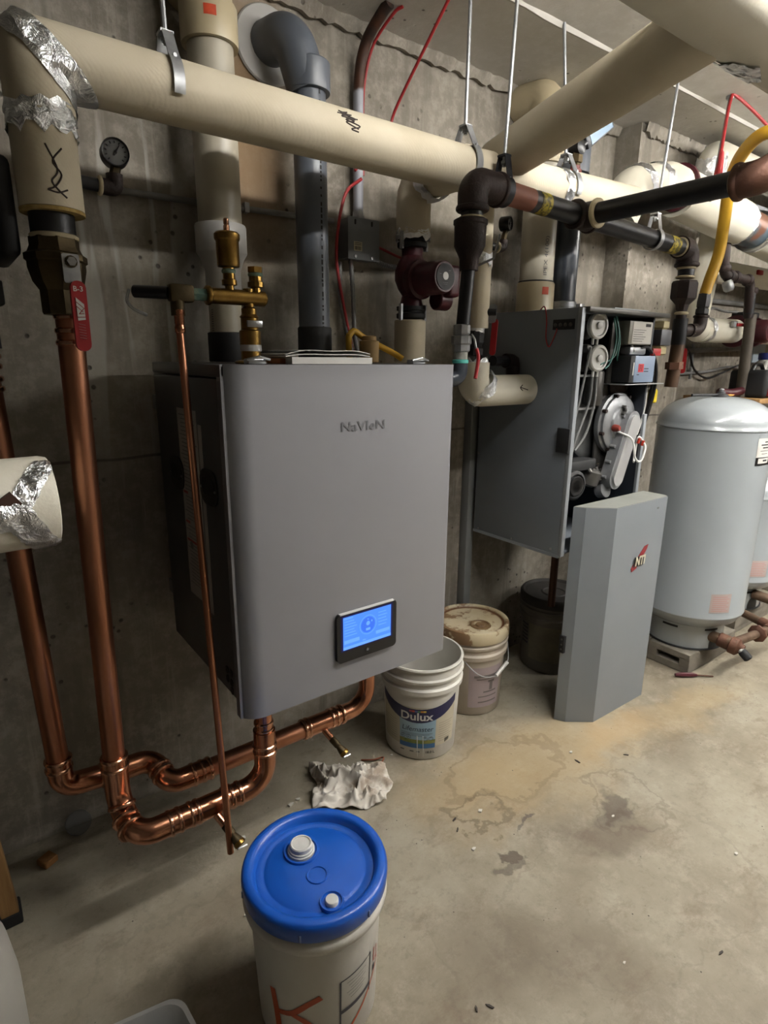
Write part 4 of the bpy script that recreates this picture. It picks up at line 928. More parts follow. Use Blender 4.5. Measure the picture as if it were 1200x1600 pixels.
# electrical bracket with modules
MB().box((2.03, -.455, 1.318), (2.29, -.445, 1.552), .001).build('electrical_bracket', M_alud, t)
MB().box((2.03, -.53, 1.316), (2.30, -.44, 1.320), .0005).build('bracket_shelf', M_galv, t)
cb = MB().box((2.062, -.505, 1.462), (2.215, -.456, 1.546), .003).build('transformer_box', mat('beige_grey_box', (150, 148, 136), .5), t)
MB().box((2.082, -.5062, 1.466), (2.212, -.5052, 1.544)).build('rating_label', M_paper, cb)
mb = MB()
for k in range(6): mb.box((2.088, -.5068, 1.474+.008*k), (2.15+.01*(k % 3), -.5064, 1.4755+.008*k))
mb.box((2.165, -.5068, 1.527), (2.20, -.5064, 1.538)); mb.build('label_print', M_ink, cb)
md = MB().box((2.052, -.530, 1.325), (2.095, -.456, 1.422), .002).build('ignition_module', M_blk2, t)
MB().box((2.078, -.532, 1.325), (2.215, -.458, 1.422), .003).build('module_cover', mat('module_blue_grey', (146, 164, 190), .45), t)
fm = plane_fn((2.12, -.5321, 1.378), X3, Z3)
MB().prism([fm(-.018, -.015), fm(.018, -.015), fm(.018, .015), fm(-.018, .015)], (0, -.0006, 0)).build('red_emblem', mat('emblem_red', (214, 52, 60), .6), md)
mb = MB()
for (a, b, c, d) in ((-.010, -.011, -.006, .011), (-.006, .006, .008, .010), (.004, -.001, .008, .006), (-.006, -.002, .006, .002), (.001, -.011, .006, -.003)): mb.prism([fm(a, b, .0006), fm(c, b, .0006), fm(c, d, .0006), fm(a, d, .0006)], (0, -.0004, 0))
mb.build('emblem_letter', mat('emblem_dark', (150, 24, 40), .6), md)
mb = MB()
for (a, b, c) in ((-.024, -.026, .016), (.022, -.004, .03), (.022, -.014, .03)): mb.prism([fm(a, b), fm(a+c, b), fm(a+c, b+.003), fm(a, b+.003)], (0, -.0004, 0))
mb.build('module_print', M_ink, md)
MB().box((2.068, -.532, 1.352), (2.074, -.5305, 1.398)).build('white_tab', M_white, md)
cb2 = MB().box((2.09, -.50, 1.425), (2.20, -.456, 1.455), .008).build('capacitor', M_galv, t)
gv = MB().lathe([(.030, 0), (.040, .006), (.040, .030), (.034, .034), (.034, .10), (.040, .104), (.040, .126), (.03, .13)], (2.305, -.475, 1.425), Z3, 6).build('gas_valve', mat('valve_cream', (206, 192, 146), .5), t, sharp=20)
MB().box((2.268, -.515, 1.462), (2.344, -.435, 1.522), .004).build('valve_block', mat('valve_grey', (108, 110, 116), .5, .2), gv)
MB().lathe([(.014, 0), (.018, .004), (.018, .05), (.012, .056)], (2.30, -.49, 1.24), Z3, 14).build('yellow_cap', mat('cap_yellow', (226, 200, 40), .4), t)
def wires(nm, mm, runs, r):
    for pts in runs: MB().tube(spline(pts, 6), r, 7).build(nm, mm, t)
M_clear = mat('clear_tube', (170, 172, 170), .2, 0, Transmission_Weight=.35)
wires('clear_tube', M_clear, [[(1.953, -.46, 1.345), (1.955, -.46, 1.25), (1.92, -.46, 1.14), (1.86, -.46, 1.08)], [(1.927, -.46, 1.345), (1.92, -.46, 1.25), (1.86, -.46, 1.12), (1.835, -.46, 1.03), (1.85, -.46, 1.02)], [(1.90, -.46, 1.45), (1.87, -.46, 1.30), (1.835, -.46, 1.15), (1.815, -.46, 1.03)]], .0045)
wires('teal_wire', mat('teal_wire', (58, 128, 118), .5), [[(2.02, -.47, 1.56), (2.035, -.48, 1.50), (2.02, -.48, 1.42), (1.955, -.47, 1.39)], [(2.028, -.47, 1.56), (2.045, -.48, 1.48), (2.04, -.48, 1.42), (2.06, -.47, 1.40)], [(2.01, -.47, 1.555), (2.03, -.475, 1.48), (2.0, -.48, 1.40), (1.97, -.48, 1.375)]], .003)
wires('black_cable', M_blk, [[(2.14, -.49, 1.44), (2.20, -.50, 1.455), (2.25, -.51, 1.41), (2.265, -.515, 1.34), (2.262, -.51, 1.25), (2.225, -.50, 1.12), (2.17, -.50, 1.06)], [(2.24, -.49, 1.44), (2.275, -.495, 1.36), (2.27, -.495, 1.24), (2.24, -.49, 1.13)]], .0065)
wires('white_wire', M_white, [[(2.078, -.49, 1.14), (2.12, -.53, 1.11), (2.13, -.545, 1.04), (2.165, -.55, 1.025), (2.205, -.54, 1.07), (2.215, -.52, 1.095), (2.195, -.51, 1.11), (2.185, -.51, 1.04), (2.15, -.53, 1.02)], [(2.11, -.49, 1.46), (2.115, -.50, 1.44), (2.12, -.49, 1.43)], [(2.25, -.49, 1.31), (2.23, -.50, 1.2), (2.20, -.50, 1.12)]], .0042)
for p in ((2.19, -.515, 1.088), (2.212, -.52, 1.078)): MB().cyl(p, V(p)+V((.002, -.004, .02)), .006, 8).build('red_connector', mat('connector_red', (200, 60, 36), .5), t)
for k, c in enumerate(((196, 60, 54), (46, 70, 120), (220, 150, 60), (70, 140, 150), (40, 40, 44), (220, 216, 206), (150, 52, 90))):
    wires('coloured_wire', mat('wire_%d' % k, c, .5), [[(2.225+.008*k, -.49, 1.42), (2.235+.006*k, -.505, 1.40-.006*k), (2.23+.010*k, -.50, 1.36), (2.245+.005*k, -.49, 1.32), (2.24+.004*k, -.485, 1.22+.01*k)]], .0032)
MB().box((2.228, -.512, 1.424), (2.285, -.49, 1.45), .002).build('red_terminal_block', mat('terminal_red', (216, 56, 58), .5), t)
tag(MB().tube(spline([(1.80, -.3, NZ1+.002), (1.752, -.36, 1.585), (1.749, -.375, 1.54), (1.749, -.378, 1.48), (1.749, -.395, 1.45), (1.749, -.42, 1.50), (1.7492, -.42, 1.51)], 7), .0022, 7).build('red_wire', M_redc), 'thin red wire looped down the side of the open boiler', 'wire')
MB().box((1.735, -.045, .02), (1.775, -.002, 1.50), .003).build('mount', mat('channel_grey', (150, 152, 152), .55, .2)); bpy.data.objects['mount'].name = 'steel_channel'
tag(bpy.data.objects['steel_channel'], 'upright galvanised steel channel fixed to the wall behind the open boiler', 'channel')
# copper-brown drain below it
tag(MB().tube([(2.02, -.30, .70), (2.02, -.30, .36)], .016, 14).build('drain_pipe', mat('drain_brown', (96, 62, 44), .6, .3)), 'brown drain pipe running from the open boiler into the dark pail', 'pipe')
# ---- vents of the second boiler
t = thing('vent_pipe', 'cream plastic vent pipe with wide socket on top of the open boiler', 'pipe', (1.99, -.12, 1.576))
bx, by = 1.972, -.125
MB().tube([(bx, by, 2.30), (bx+.006, by, 1.69)], .066, 32).build('pipe', M_cpvc, t)
MB().lathe([(.066, 0), (.074, .002), (.074, .118), (.070, .124), (.066, .125)], (bx+.006, by, 1.576), Z3, 32).build('socket', M_elb, t)
MB().lathe([(.066, 0), (.074, .002), (.074, .10)], (bx, by, 2.115), Z3, 32).build('upper_socket', M_elb, t)
MB().tube([(bx+.006, by, 1.698), (bx+.006, by, 1.706)], .0685, 30).build('seam_ring', M_rub, t)
MB().tube(fillet([(bx, by, 2.28), (bx, by, 2.345), (bx-.02, 0, 2.35)], .06, 5), .064, 28).build('elbow', M_elb, t)
ba = math.atan2(-1.77-by, -bx)
f = cyl_fn(bx+.006, by, .0744, ba+.55, 1.665); MB().patch(lambda u, v: f(u, v), -.014, .014, -.014, .014, 4, 2).build('sticker', M_orange, t)
fv = cyl_fn(bx+.003, by, .0664, ba+.55, 1.72)
text('IPEX 4(100)', .021, lambda x, y, z: fv(-y+.006, x, z), M_grayink, t, 'pipe_lettering', align='LEFT', sx=1.4)
t = thing('grey_vent_pipe', 'dark grey glossy vent pipe with steel clamp on top of the open boiler', 'pipe', (2.14, -.15, 1.576))
cx, cy = 2.106, -.165
MB().tube([(cx, cy, 2.32), (cx, cy, 1.58)], .048, 32).build('pipe', M_gpvcd, t)
MB().lathe([(.048, 0), (.060, .002), (.060, .12), (.054, .13), (.054, .2)], (cx, cy, 2.10), Z3, 30).build('upper_socket', M_gpvc, t)
MB().lathe([(.048, 0), (.055, .002), (.055, .012), (.051, .016), (.051, .034), (.055, .036), (.055, .054), (.048, .058)], (cx, cy, 1.577), Z3, 30).build('clamp', M_galv, t)
MB().box((cx+.02, cy-.072, 1.60), (cx+.05, cy-.045, 1.625), .003).build('clamp_screw', M_steel, t)
# ---- industrial thermometer on the main
t = thing('pipe_thermometer', 'black angled thermometer standing on the main beside the branch pipe', 'gauge', (1.815, MY, MZ+.08))
mx = 1.806
MB().lathe([(.020, 0), (.022, .002), (.022, .01), (.016, .012), (.016, .022)], (mx, MY, MZ+.075), Z3, 8).build('red_bush', mat('bush_red', (120, 52, 48), .6), t)
MB().lathe([(.015, 0), (.0155, .008), (.021, .010), (.021, .032), (.016, .034), (.014, .044)], (mx, MY, MZ+.096), Z3, 6).build('brass_nut', M_brassd, t, sharp=20)
MB().lathe([(.010, -.022), (.022, -.018), (.022, .018), (.010, .022)], (mx+.002, MY, MZ+.150), (0, -1, 0), 20).build('swivel', M_blk, t)
d = V((.80, -.05, .58)).normalized(); p = V((mx+.010, MY-.005, MZ+.155))
MB().tube([p, p+d*.05], .014, 14).build('neck', M_blk, t)
bb = frame(d, (0, -1, 0)); rot = Matrix((bb[0], bb[1], bb[2])).transposed()
cs = MB().box(p+d*.095-V((.022, .014, .075)), p+d*.095+V((.022, .014, .075)), .004, 2, rot).build('case', mat('case_blue_black', (30, 34, 44), .4), t)
q = p+d*.10; nrm = bb[1] if bb[1].y < 0 else -bb[1]
MB().box(q+nrm*.0145-V((.016, .0008, .06)), q+nrm*.0145+V((.016, .0008, .06)), 0, 2, rot).build('scale_window', mat('scale_window', (150, 176, 200), .2), cs)
# ================================================================== removed boiler cover standing on the floor
t = thing('boiler_cover', 'light blue-grey faceted boiler cover standing upright on the floor', 'cover', (2.05, -.56, 0))
M_cov = mat('cover_lit_blue_grey', (146, 153, 160), .42, .1, (139, 146, 153), 3, bump=.02, bscale=200)  # boiler paint again, made lighter for the light on its front
prof = [(1.802, -.5185), (1.823, -.557), (1.913, -.625), (2.256, -.630), (2.268, -.612), (2.268, -.5185)]
MB().prism([(x, y, .001) for x, y in prof], (0, 0, .884)).build('shell', M_cov, t, sharp=8)
MB().prism([(x, y, .8852) for x, y in [(1.803, -.5195), (1.824, -.556), (1.914, -.6235), (2.255, -.6285), (2.266, -.612), (2.266, -.5195)]], (0, 0, .002)).build('top_face', mat('cover_top', (150, 152, 146), .5, 0, (138, 140, 134), 10), t)
MB().box((1.798, -.535, .30), (1.812, -.512, .372), .002).build('latch', M_blk2, t)
for z in (.315, .335, .357): MB().cyl((1.797, -.524, z), (1.7985, -.524, z), .004, 8).build('latch_hole', M_alud, t)
MB().box((2.185, -.6315, .845), (2.197, -.6305, .852)).build('small_mark', M_grayink, t)
lg = V((2.10, -.6282, .655)); fl = plane_fn(lg, V((.343, -.005, 0)), Z3)
MB().prism([fl(a, b, .0002) for a, b in ((-.045, -.045), (-.015, -.035), (.045, .035), (.052, .052), (.028, .048), (-.05, -.030))], (0, -.002, 0)).build('red_slash', mat('badge_red', (150, 36, 46), .5), t)
text('NTI', .050, lambda x, y, z: fl(x-.006, y-.024, z+.0024), M_blk, t, 'badge_shadow', bold=.0035, sx=.82, shear=.1, depth=.001)
text('NTI', .050, lambda x, y, z: fl(x+.002, y-.021, z+.0045), mat('badge_cream', (224, 218, 190), .5), t, 'badge_letters', bold=.0022, sx=.82, shear=.1, depth=.001)
# ================================================================== pails
M_pail = mat('pail_white', (222, 220, 212), .42, 0, (208, 205, 196), 5)
def wall_fn(cx, cy, rb, rt, H, a0):
    """point on a pail wall: x metres round, y height, z off the surface"""
    def f(x, y, z=0):
        r = rb+(rt-rb)*y/H+z+.0004; return V((cx+r*math.cos(a0+x/rb), cy+r*math.sin(a0+x/rb), y))
    return f
def view_angle(cx, cy): return math.atan2(-1.77-cy, -cx)
def pail_body(H, rb, rt, hollow, z0=.001):
    r = lambda z: rb+(rt-rb)*z/H
    P = [(rb-.012, z0), (rb-.003, z0+.001), (rb, z0+.006), (r(H-.105), H-.105), (r(H-.10)+.009, H-.099), (r(H-.09)+.010, H-.082), (r(H-.08)+.003, H-.075), (r(H-.06)+.002, H-.058), (r(H-.055)+.009, H-.053), (r(H-.05)+.010, H-.044), (r(H-.04)+.002, H-.040), (r(H-.012), H-.014), (rt+.004, H-.011), (rt+.006, H-.005), (rt+.003, H)]
    if hollow: P += [(rt-.004, H), (rt-.006, H-.008), (r(H*.5)-.004, H*.5), (rb-.006, .02), (rb-.02, .012)]
    return P
# --- blue-lidded pail in front
PX, PY = .499, -.868
t = thing('lidded_pail', 'white pail with a bright blue lid in the foreground', 'bucket', (PX, PY, 0))
MB().lathe([(.116, .001), (.127, .002), (.130, .008), (.1400, .282), (.1435, .286), (.1515, .296), (.1540, .308), (.1535, .316), (.1475, .324), (.1445, .328), (.1445, .345)], (PX, PY, 0), Z3, 56).build('body', M_pail, t)
M_blue = mat('blue_lid', (14, 92, 200), .36, 0, (12, 82, 186), 5, Coat_Weight=.1)
lid = MB().lathe([(.146, .3300), (.1515, .3290), (.1530, .3315), (.1550, .352), (.1545, .361), (.152, .3685), (.147, .3715), (.137, .3715), (.130, .368), (.1265, .357), (.1245, .3535), (.112, .354), (.109, .3525), (.1065, .3535), (.10, .356), (.05, .3575), (.0001, .3578)], (PX, PY, 0), Z3, 64)
ld = lid.build('lid', M_blue, t, sharp=50)
MB().lathe([(.024, .357), (.0225, .3598), (.0195, .3598), (.018, .3578), (.0001, .3580)], (.490, -.892, 0), Z3, 28).build('centre_boss', M_blue, ld)
sx, sy = .493, -.818
MB().lathe([(.040, .355), (.038, .3625), (.034, .3625), (.032, .357), (.0301, .357)], (sx, sy, 0), Z3, 32).build('spout_ring', M_blue, ld)
MB().lathe([(.0295, .356), (.0295, .364), (.0275, .3645), (.0270, .369), (.0245, .3695), (.024, .378), (.022, .380), (.0195, .3795), (.019, .378), (.0001, .378)], (sx, sy, 0), Z3, 32).build('spout_cap', M_white, ld)
qx, qy = .482, -.963
MB().lathe([(.026, .355), (.024, .3605), (.021, .3605), (.019, .3555), (.0181, .3555)], (qx, qy, 0), Z3, 28).build('vent_ring', M_blue, ld)
MB().lathe([(.0135, .355), (.0135, .362), (.012, .364), (.0001, .3642)], (qx, qy, 0), Z3, 20).build('vent_plug', M_white, ld)
fp0 = wall_fn(PX, PY, .130, .1400, .282, view_angle(PX, PY)); fp = lambda x, y, z=0: fp0(x, y-.063, z)
fpx = lambda deg, z, off=0: fp(math.radians(deg)*.130, z, off)
def stroke(fn, pts, w, m, name, parent, off=.0003):
    """a flat painted stroke on a pail: pts in (degrees, height)"""
    mb = MB(); k = math.radians(1)*.130; Q = []
    P = spline([(a*k, z, 0) for a, z in pts], 6)
    for i, p in enumerate(P):
        d = (P[min(i+1, len(P)-1)]-P[max(i-1, 0)]).normalized(); n = V((-d.y, d.x, 0))*w[0]*(1-i/(len(P)-1))/2+V((-d.y, d.x, 0))*w[1]*(i/(len(P)-1))/2
        Q.append((fn((p+n).x, (p+n).y, off), fn((p-n).x, (p-n).y, off)))
    mb.add([q for pr in Q for q in pr], [(2*i, 2*i+1, 2*i+3, 2*i+2) for i in range(len(Q)-1)])
    return mb.build(name, m, parent)
M_kor = mat('pail_orange_print', (214, 92, 42), .5)
stroke(fp, [(-43, .228), (-40, .17), (-38, .10), (-37, .04)], (.014, .017), M_kor, 'orange_letter_stroke', t)
stroke(fp, [(-37, .172), (-24, .183), (-10, .213), (2, .232)], (.013, .014), M_kor, 'orange_letter_stroke', t)
stroke(fp, [(-24, .180), (-12, .165), (-2, .135), (6, .09)], (.012, .016), M_kor, 'orange_letter_stroke', t)
M_pdk = mat('pail_dark_print', (74, 72, 80), .6)
for pts, w in (([(19, .255), (19, .12)], .0035), ([(19, .256), (36, .262), (53, .268)], .0035), ([(53, .268), (53, .16)], .0030), ([(19, .17), (36, .176), (53, .183)], .010)):
    stroke(fp, pts, (w, w), M_pdk, 'label_frame', t)
for k in range(6): stroke(fp, [(25+2*(k % 3), .244-.009*k), (46-3*(k % 2), .250-.009*k)], (.0012, .0012), M_grayink, 'fine_print', t)
stroke(fp, [(30, .115), (45, .15), (62, .195), (70, .21)], (.006, .004), M_kor, 'red_curve', t)
for (a, z) in ((60, .262), (66, .255)): stroke(fp, [(a, z), (a, z-.036), (a+4, z-.034)], (.004, .004), mat('pail_pink_print', (206, 122, 112), .6), 'letter_stroke', t)
stroke(fp, [(60, .215), (61, .197)], (.010, .010), M_pdk, 'dark_mark', t)
stroke(fp, [(-27, .145), (-22, .14)], (.010, .008), M_pdk, 'dark_mark', t)
for a in (-75, -12, 42): MB().box(V((PX, PY, .343))+V((.1545*math.cos(view_angle(PX, PY)+R(a)), .1545*math.sin(view_angle(PX, PY)+R(a)), 0))-V((.002, .002, .008)), V((PX, PY, .343))+V((.1545*math.cos(view_angle(PX, PY)+R(a)), .1545*math.sin(view_angle(PX, PY)+R(a)), 0))+V((.002, .002, .008)), .001).build('pry_tab', mat('pale_blue_mark', (120, 140, 190), .5), ld)
# --- open paint pail
DX, DY = 1.286, -.293
t = thing('paint_pail', 'open white paint pail with navy and blue label below the boiler corner', 'bucket', (DX, DY, 0))
MB().lathe(pail_body(.37, .130, .146, True), (DX, DY, 0), Z3, 56).build('body', M_pail, t)
fd_ = wall_fn(DX, DY, .130, .146, .37, view_angle(DX, DY)-.09)
k_ = .130
def pl_patch(nm, m, x0, x1, lo, hi, off, parent, n=18):
    return MB().patch(lambda u, v: fd_(u, v, off), x0, x1, 0, 0, n, 1, lo, hi).build(nm, m, parent)
wdt = .148
arc = lambda a, b: (lambda s: a+(b-a)*(2*s-1)**2)
base = pl_patch('label_panel', mat('label_beige', (206, 198, 176), .6), -wdt, wdt, lambda s: .058, lambda s: .22, .0002, t)
pl_patch('centre_panel', mat('label_sky', (150, 184, 206), .5, 0, (176, 200, 206), 6), -.062, .066, lambda s: .052, lambda s: .20, .0005, t)
pl_patch('green_strip', mat('label_green', (92, 120, 52), .5, 0, (176, 160, 84), 26), -.062, .066, lambda s: .070, lambda s: .088, .0007, t)
pl_patch('blue_strip', mat('label_blue', (46, 92, 146), .5, 0, (60, 116, 160), 20), -.062, .066, lambda s: .053, lambda s: .072, .0008, t)
M_navy = mat('label_navy', (28, 30, 78), .45)
pl_patch('navy_band', M_navy, -wdt, wdt, lambda s: .158+.060*(2*s-1)**2, lambda s: .214+.036*(2*s-1)**2, .0009, t)
text('Dulux', .044, lambda x, y, z: fd_(x-.002, y+.170, z+.0012), M_white, t, bold=.0009, sx=1.02)
for k, c in enumerate(((170, 60, 80), (206, 80, 60), (96, 110, 170), (90, 150, 110), (226, 150, 60), (236, 200, 90))):
    pl_patch('colour_flash', mat('flash_%d' % k, c, .5), -.026+.0095*k, -.017+.0095*k, lambda s: .2025, lambda s: .2095, .0014, t, 3)
text('Lifemaster', .028, lambda x, y, z: fd_(x+.002, y+.124, z+.0010), mat('label_dark_blue', (36, 50, 70), .6), t, 'product_lettering', sx=.92, shear=.15)
lm = mat('label_grey_print', (110, 124, 134), .6); mb = MB()
for k in range(3): mb.patch(lambda u, v: fd_(u, v, .0011), -.055, .055-.01*k, .113-.005*k, .1145-.005*k, 10, 1)
for sx_ in (-.048, -.028, .030, .050):
    c0 = []
    for q in range(16):
        a = 2*math.pi*q/16; c0.append((sx_+.0078*math.cos(a), .098-.004*(sx_ > 0)+.0078*math.sin(a)))
    mb.tube([fd_(x, y, .0008) for x, y in c0+[c0[0]]], .0009, 4)
    mb.patch(lambda u, v: fd_(u, v, .0011), sx_-.004, sx_+.003, .096, .099, 2, 1)
mb.build('panel_print', lm, t)
mb = MB()
for k in range(9):
    mb.patch(lambda u, v: fd_(u, v, .0006), .078, .138-.006*(k % 3), .150-.0095*k, .1515-.0095*k, 6, 1); mb.patch(lambda u, v: fd_(u, v, .0006), -.140+.008*(k % 2), -.074, .150-.0095*k, .1515-.0095*k, 6, 1)
mb.build('side_print', mat('side_grey_print', (158, 152, 138), .7), t)
mb = MB()
for k in range(6): mb.patch(lambda u, v: fd_(u, v, .0008), .106+.0035*k, .108+.0035*k, .062+.001*k, .080, 1, 1)
mb.build('barcode', M_ink, t)
text('18.0 L', .014, lambda x, y, z: fd_(x+.048, y+.031, z+.0006), M_ink, t, 'volume_lettering', bold=.0003)
mb = MB()
for a, b in ((-.024, -.010), (.0, .012), (-.060, -.045)): mb.patch(lambda u, v: fd_(u, v, .0004), a, b, .035, .040, 3, 1)
mb.build('bottom_print', M_grayink, t)
mb = MB()
for x0 in (.002, .022): mb.tube([fd_(x0, .105, .0008), fd_(x0+.001, .06, .0012), fd_(x0+.002, .018, .0008)], .0012, 5)
mb.build('paint_drip', M_white, t)
# --- old stained pail
OX, OY = 1.628, -.205
t = thing('stained_pail', 'old white pail with rust-stained lid behind the open paint pail', 'bucket', (OX, OY, 0))
M_old = mat('old_pail', (196, 184, 168), .5, 0, (176, 164, 150), 5)
MB().lathe(pail_body(.352, .130, .144, False), (OX, OY, 0), Z3, 52).build('body', M_old, t)
def rustlid():
    n = NT('stained_lid'); c = n.ramp(n.noise(7, 5), (.35, (220, 208, 178)), (.7, (206, 188, 150)))
    c = n.mix(n.math('MULTIPLY', n.mask(n.noise(11, 5, rough=.65), .50, .58), .85), c, (126, 84, 44))
    L = n.n('VectorMath', i0=n.n('VectorMath', i0=n.co, i1=(1, 1, 0), p_operation='MULTIPLY').outputs[0], p_operation='LENGTH').outputs['Value']
    e = n.math('MULTIPLY', n.mask(L, .118, .126), n.mask(L, .136, .130))
    c = n.mix(n.math('MULTIPLY', e, n.mask(n.noise(9, 4), .30, .5)), c, (110, 66, 30))
    return n.out(Base_Color=c, Roughness=.5)
ld = MB().lathe([(.146, .322), (.151, .322), (.153, .326), (.153, .36), (.150, .372), (.142, .3745), (.136, .372), (.131, .362), (.12, .3615), (.0001, .363)], (OX, OY, 0), Z3, 52).build('lid', rustlid(), t, sharp=50)
aa = view_angle(OX, OY)
cxx, cyy = OX+.052*math.cos(aa+.75), OY+.052*math.sin(aa+.75)
MB().lathe([(.043, .3615), (.041, .3665), (.036, .3665), (.033, .3625), (.021, .3625), (.018, .3675), (.0001, .368)], (cxx, cyy, 0), Z3, 26).build('bung', mat('rusty_bung', (116, 86, 56), .6, 0, (150, 122, 84), 30), ld)
fo = wall_fn(OX, OY, .130, .144, .365, aa)
mb = MB()
for (x0, x1, z0, z1) in ((.02, .125, .175, .185), (.03, .10, .165, .170), (.06, .12, .105, .112), (.04, .125, .06, .066), (.04, .125, .085, .09), (.085, .1, .115, .16), (.078, .107, .15, .16)): mb.patch(lambda u, v: fo(u, v, .0006), x0, x1, z0, z1, 8, 1)
mb.build('faded_print', mat('faded_print', (122, 114, 112), .7), t)
MB().patch(lambda u, v: fo(u, v, .0003), .0, .14, .04, .22, 10, 1).build('label_panel', mat('faded_label', (178, 162, 164), .6), t)
g0, g1 = fo(.105, .178, .012), fo(.165, .212, .020)
MB().tube([g0, g1], .0075, 12).build('handle_grip', M_white, t)
MB().tube(spline([fo(-.05, .29, .01), fo(.03, .20, .012), g0, g1, fo(.21, .26, .012), fo(.235, .29, .008)], 5), .0022, 7).build('wire_handle', M_galv, t)
# --- dark pail under the open boiler
KX, KY = 2.165, -.205
t = thing('dirty_pail', 'dirty grey pail with blackened lid in the shadow behind the boiler cover', 'bucket', (KX, KY, 0))
MB().lathe(pail_body(.352, .130, .144, False), (KX, KY, 0), Z3, 48).build('body', mat('grimy_pail', (136, 130, 120), .6, 0, (112, 106, 98), 6), t)
MB().lathe([(.146, .325), (.150, .325), (.152, .33), (.152, .362), (.146, .370), (.138, .3705), (.132, .36), (.06, .358), (.055, .363), (.05, .363), (.045, .358), (.0001, .358)], (KX, KY, 0), Z3, 48).build('lid', mat('sooty_lid', (66, 62, 58), .7, 0, (46, 44, 42), 12), t)
fk = wall_fn(KX, KY, .130, .144, .365, view_angle(KX, KY)); mb = MB()
MB().patch(lambda u, v: fk(u, v, .0003), -.10, .10, .06, .235, 10, 1).build('label_panel', mat('grimy_label', (150, 142, 118), .7, 0, (126, 118, 100), 14), t)
for k in range(6): mb.patch(lambda u, v: fk(u, v, .0006), -.15, -.105, .215-.018*k, .225-.018*k, 4, 1)
mb.build('dark_print', M_pdk, t)
# ================================================================== tanks on concrete blocks
M_tank = mat('tank_grey', (168, 175, 179), .35, 0, (162, 169, 173), 3, Coat_Weight=.7, Coat_Roughness=.06)
def tank(label, cx, cy, r, zt, z0=.1):
    t = thing('expansion_tank', label, 'tank', (cx, cy, z0)); a = view_angle(cx, cy)
    rr = r*.72; zs = zt-.135
    MB().lathe([(rr-.006, z0), (rr, z0+.001), (rr, z0+.115), (rr+.004, z0+.122)], (cx, cy, 0), Z3, 56).build('base_ring', M_tank, t)
    dome = [(r*math.cos(q)**.75, zs+.012+(zt-zs-.012)*math.sin(q)) for q in [math.pi/2*k/12 for k in range(13)]]
    MB().lathe([(rr-.01, z0+.112), (rr+.008, z0+.118), (r-.02, z0+.142), (r-.004, z0+.165), (r+.0005, z0+.178), (r+.003, z0+.182), (r+.003, z0+.186), (r, z0+.190), (r, zs-.012), (r, zs), (r+.004, zs+.003), (r+.004, zs+.008)]+dome, (cx, cy, 0), Z3, 64).build('shell', M_tank, t, sharp=50)
    MB().lathe([(rr+.006, z0-.001), (rr+.008, z0+.002), (rr+.006, z0+.006)], (cx, cy, 0), Z3, 48).build('rubber_foot', M_rub, t)
    f = cyl_fn(cx, cy, rr+.0004, a, z0); fb = cyl_fn(cx, cy, r+.0004, a, 0)
    for ang in (-.35, .75):
        MB().patch(lambda u, v: f(u, v, .0006), ang*rr-.035, ang*rr+.035, .096, .106, 8, 1).build('ring_slot', M_rub, t)
    c0 = .92*rr
    MB().patch(lambda u, v: f(u, v, .0008), c0-.034, c0+.034, .006, .06, 14, 2, lambda s_: .006, lambda s_: .03+.042*math.sqrt(max(0, 1-(2*s_-1)**2))).build('drain_opening', M_rub, t)
    lb = MB().patch(lambda u, v: fb(u, v, .0004), 1.02*r-.05, 1.02*r+.06, zs-.105, zs-.025, 8, 1).build('white_label', M_paper, t)
    MB().patch(lambda u, v: fb(u, v, .0004), 1.02*r-.05, 1.02*r+.06, zs-.140, zs-.105, 8, 1).build('black_label_foot', M_blk, t)
    MB().patch(lambda u, v: fb(u, v, .0007), 1.02*r-.035, 1.02*r+.035, zs-.131, zs-.109, 8, 1).build('label_window', M_paper, lb)
    mb = MB()
    for k, (q0, q1) in enumerate(((-.01, .03), (-.03, .045), (-.018, .03), (-.03, .04), (-.02, .02))): mb.patch(lambda u, v: fb(u, v, .0008), 1.02*r+q0, 1.02*r+q1, zs-.043-.012*k, zs-.038-.012*k+(-.003 if k > 2 else 0), 4, 1)
    mb.patch(lambda u, v: fb(u, v, .0010), 1.02*r-.005, 1.02*r+.025, zs-.123, zs-.116, 4, 1)
    mb.build('label_print', M_ink, lb)
    pk = MB().patch(lambda u, v: fb(u, v, .0004), .58*r-.045, .58*r+.05, z0+.215, z0+.305, 8, 1).build('pink_label', mat('pink_label', (206, 188, 184), .6), t)
    mb = MB()
    for k in range(8): mb.patch(lambda u, v: fb(u, v, .0007), .58*r-.036, .58*r+.030+.01*(k % 2), z0+.290-.0095*k, z0+.293-.0095*k, 4, 1)
    mb.build('pink_print', mat('pink_print', (214, 160, 156), .7), pk)
    return t
tank('tall pale grey expansion tank standing closest beside the removed boiler cover', 2.78, -.53, .235, 1.255)
tank('shorter pale grey expansion tank partly hidden behind the tall one', 3.42, -.44, .235, .86)
M_block = mat('concrete_block', (150, 143, 130), .9, 0, (124, 117, 105), 16, bump=.4, bscale=120)
def block(label, x0, y0, L=.40, Wd=.20, H=.098):
    t = thing('concrete_block', label, 'block', (x0+L/2, y0+Wd/2, 0), 'concrete blocks under the tanks')
    mb = MB(); mb.box((x0, y0, .001), (x0+L, y0+Wd, .036), .003, 1); mb.box((x0, y0, .066), (x0+L, y0+Wd, H), .003, 1)
    for a, b in ((0, .045), (Wd-.045, Wd)): mb.box((x0, y0+a, .03), (x0+L, y0+b, .072))
    mb.box((x0+.05, y0+.03, .03), (x0+L-.05, y0+Wd-.03, .072)); mb.build('body', M_block, t); return t
block('front concrete block under the tall tank, its slotted end facing out', 2.585, -.665, .46)
block('rear concrete block under the tall tank', 2.585, -.46, .46)
block('front concrete block under the shorter tank', 3.20, -.60, .46)
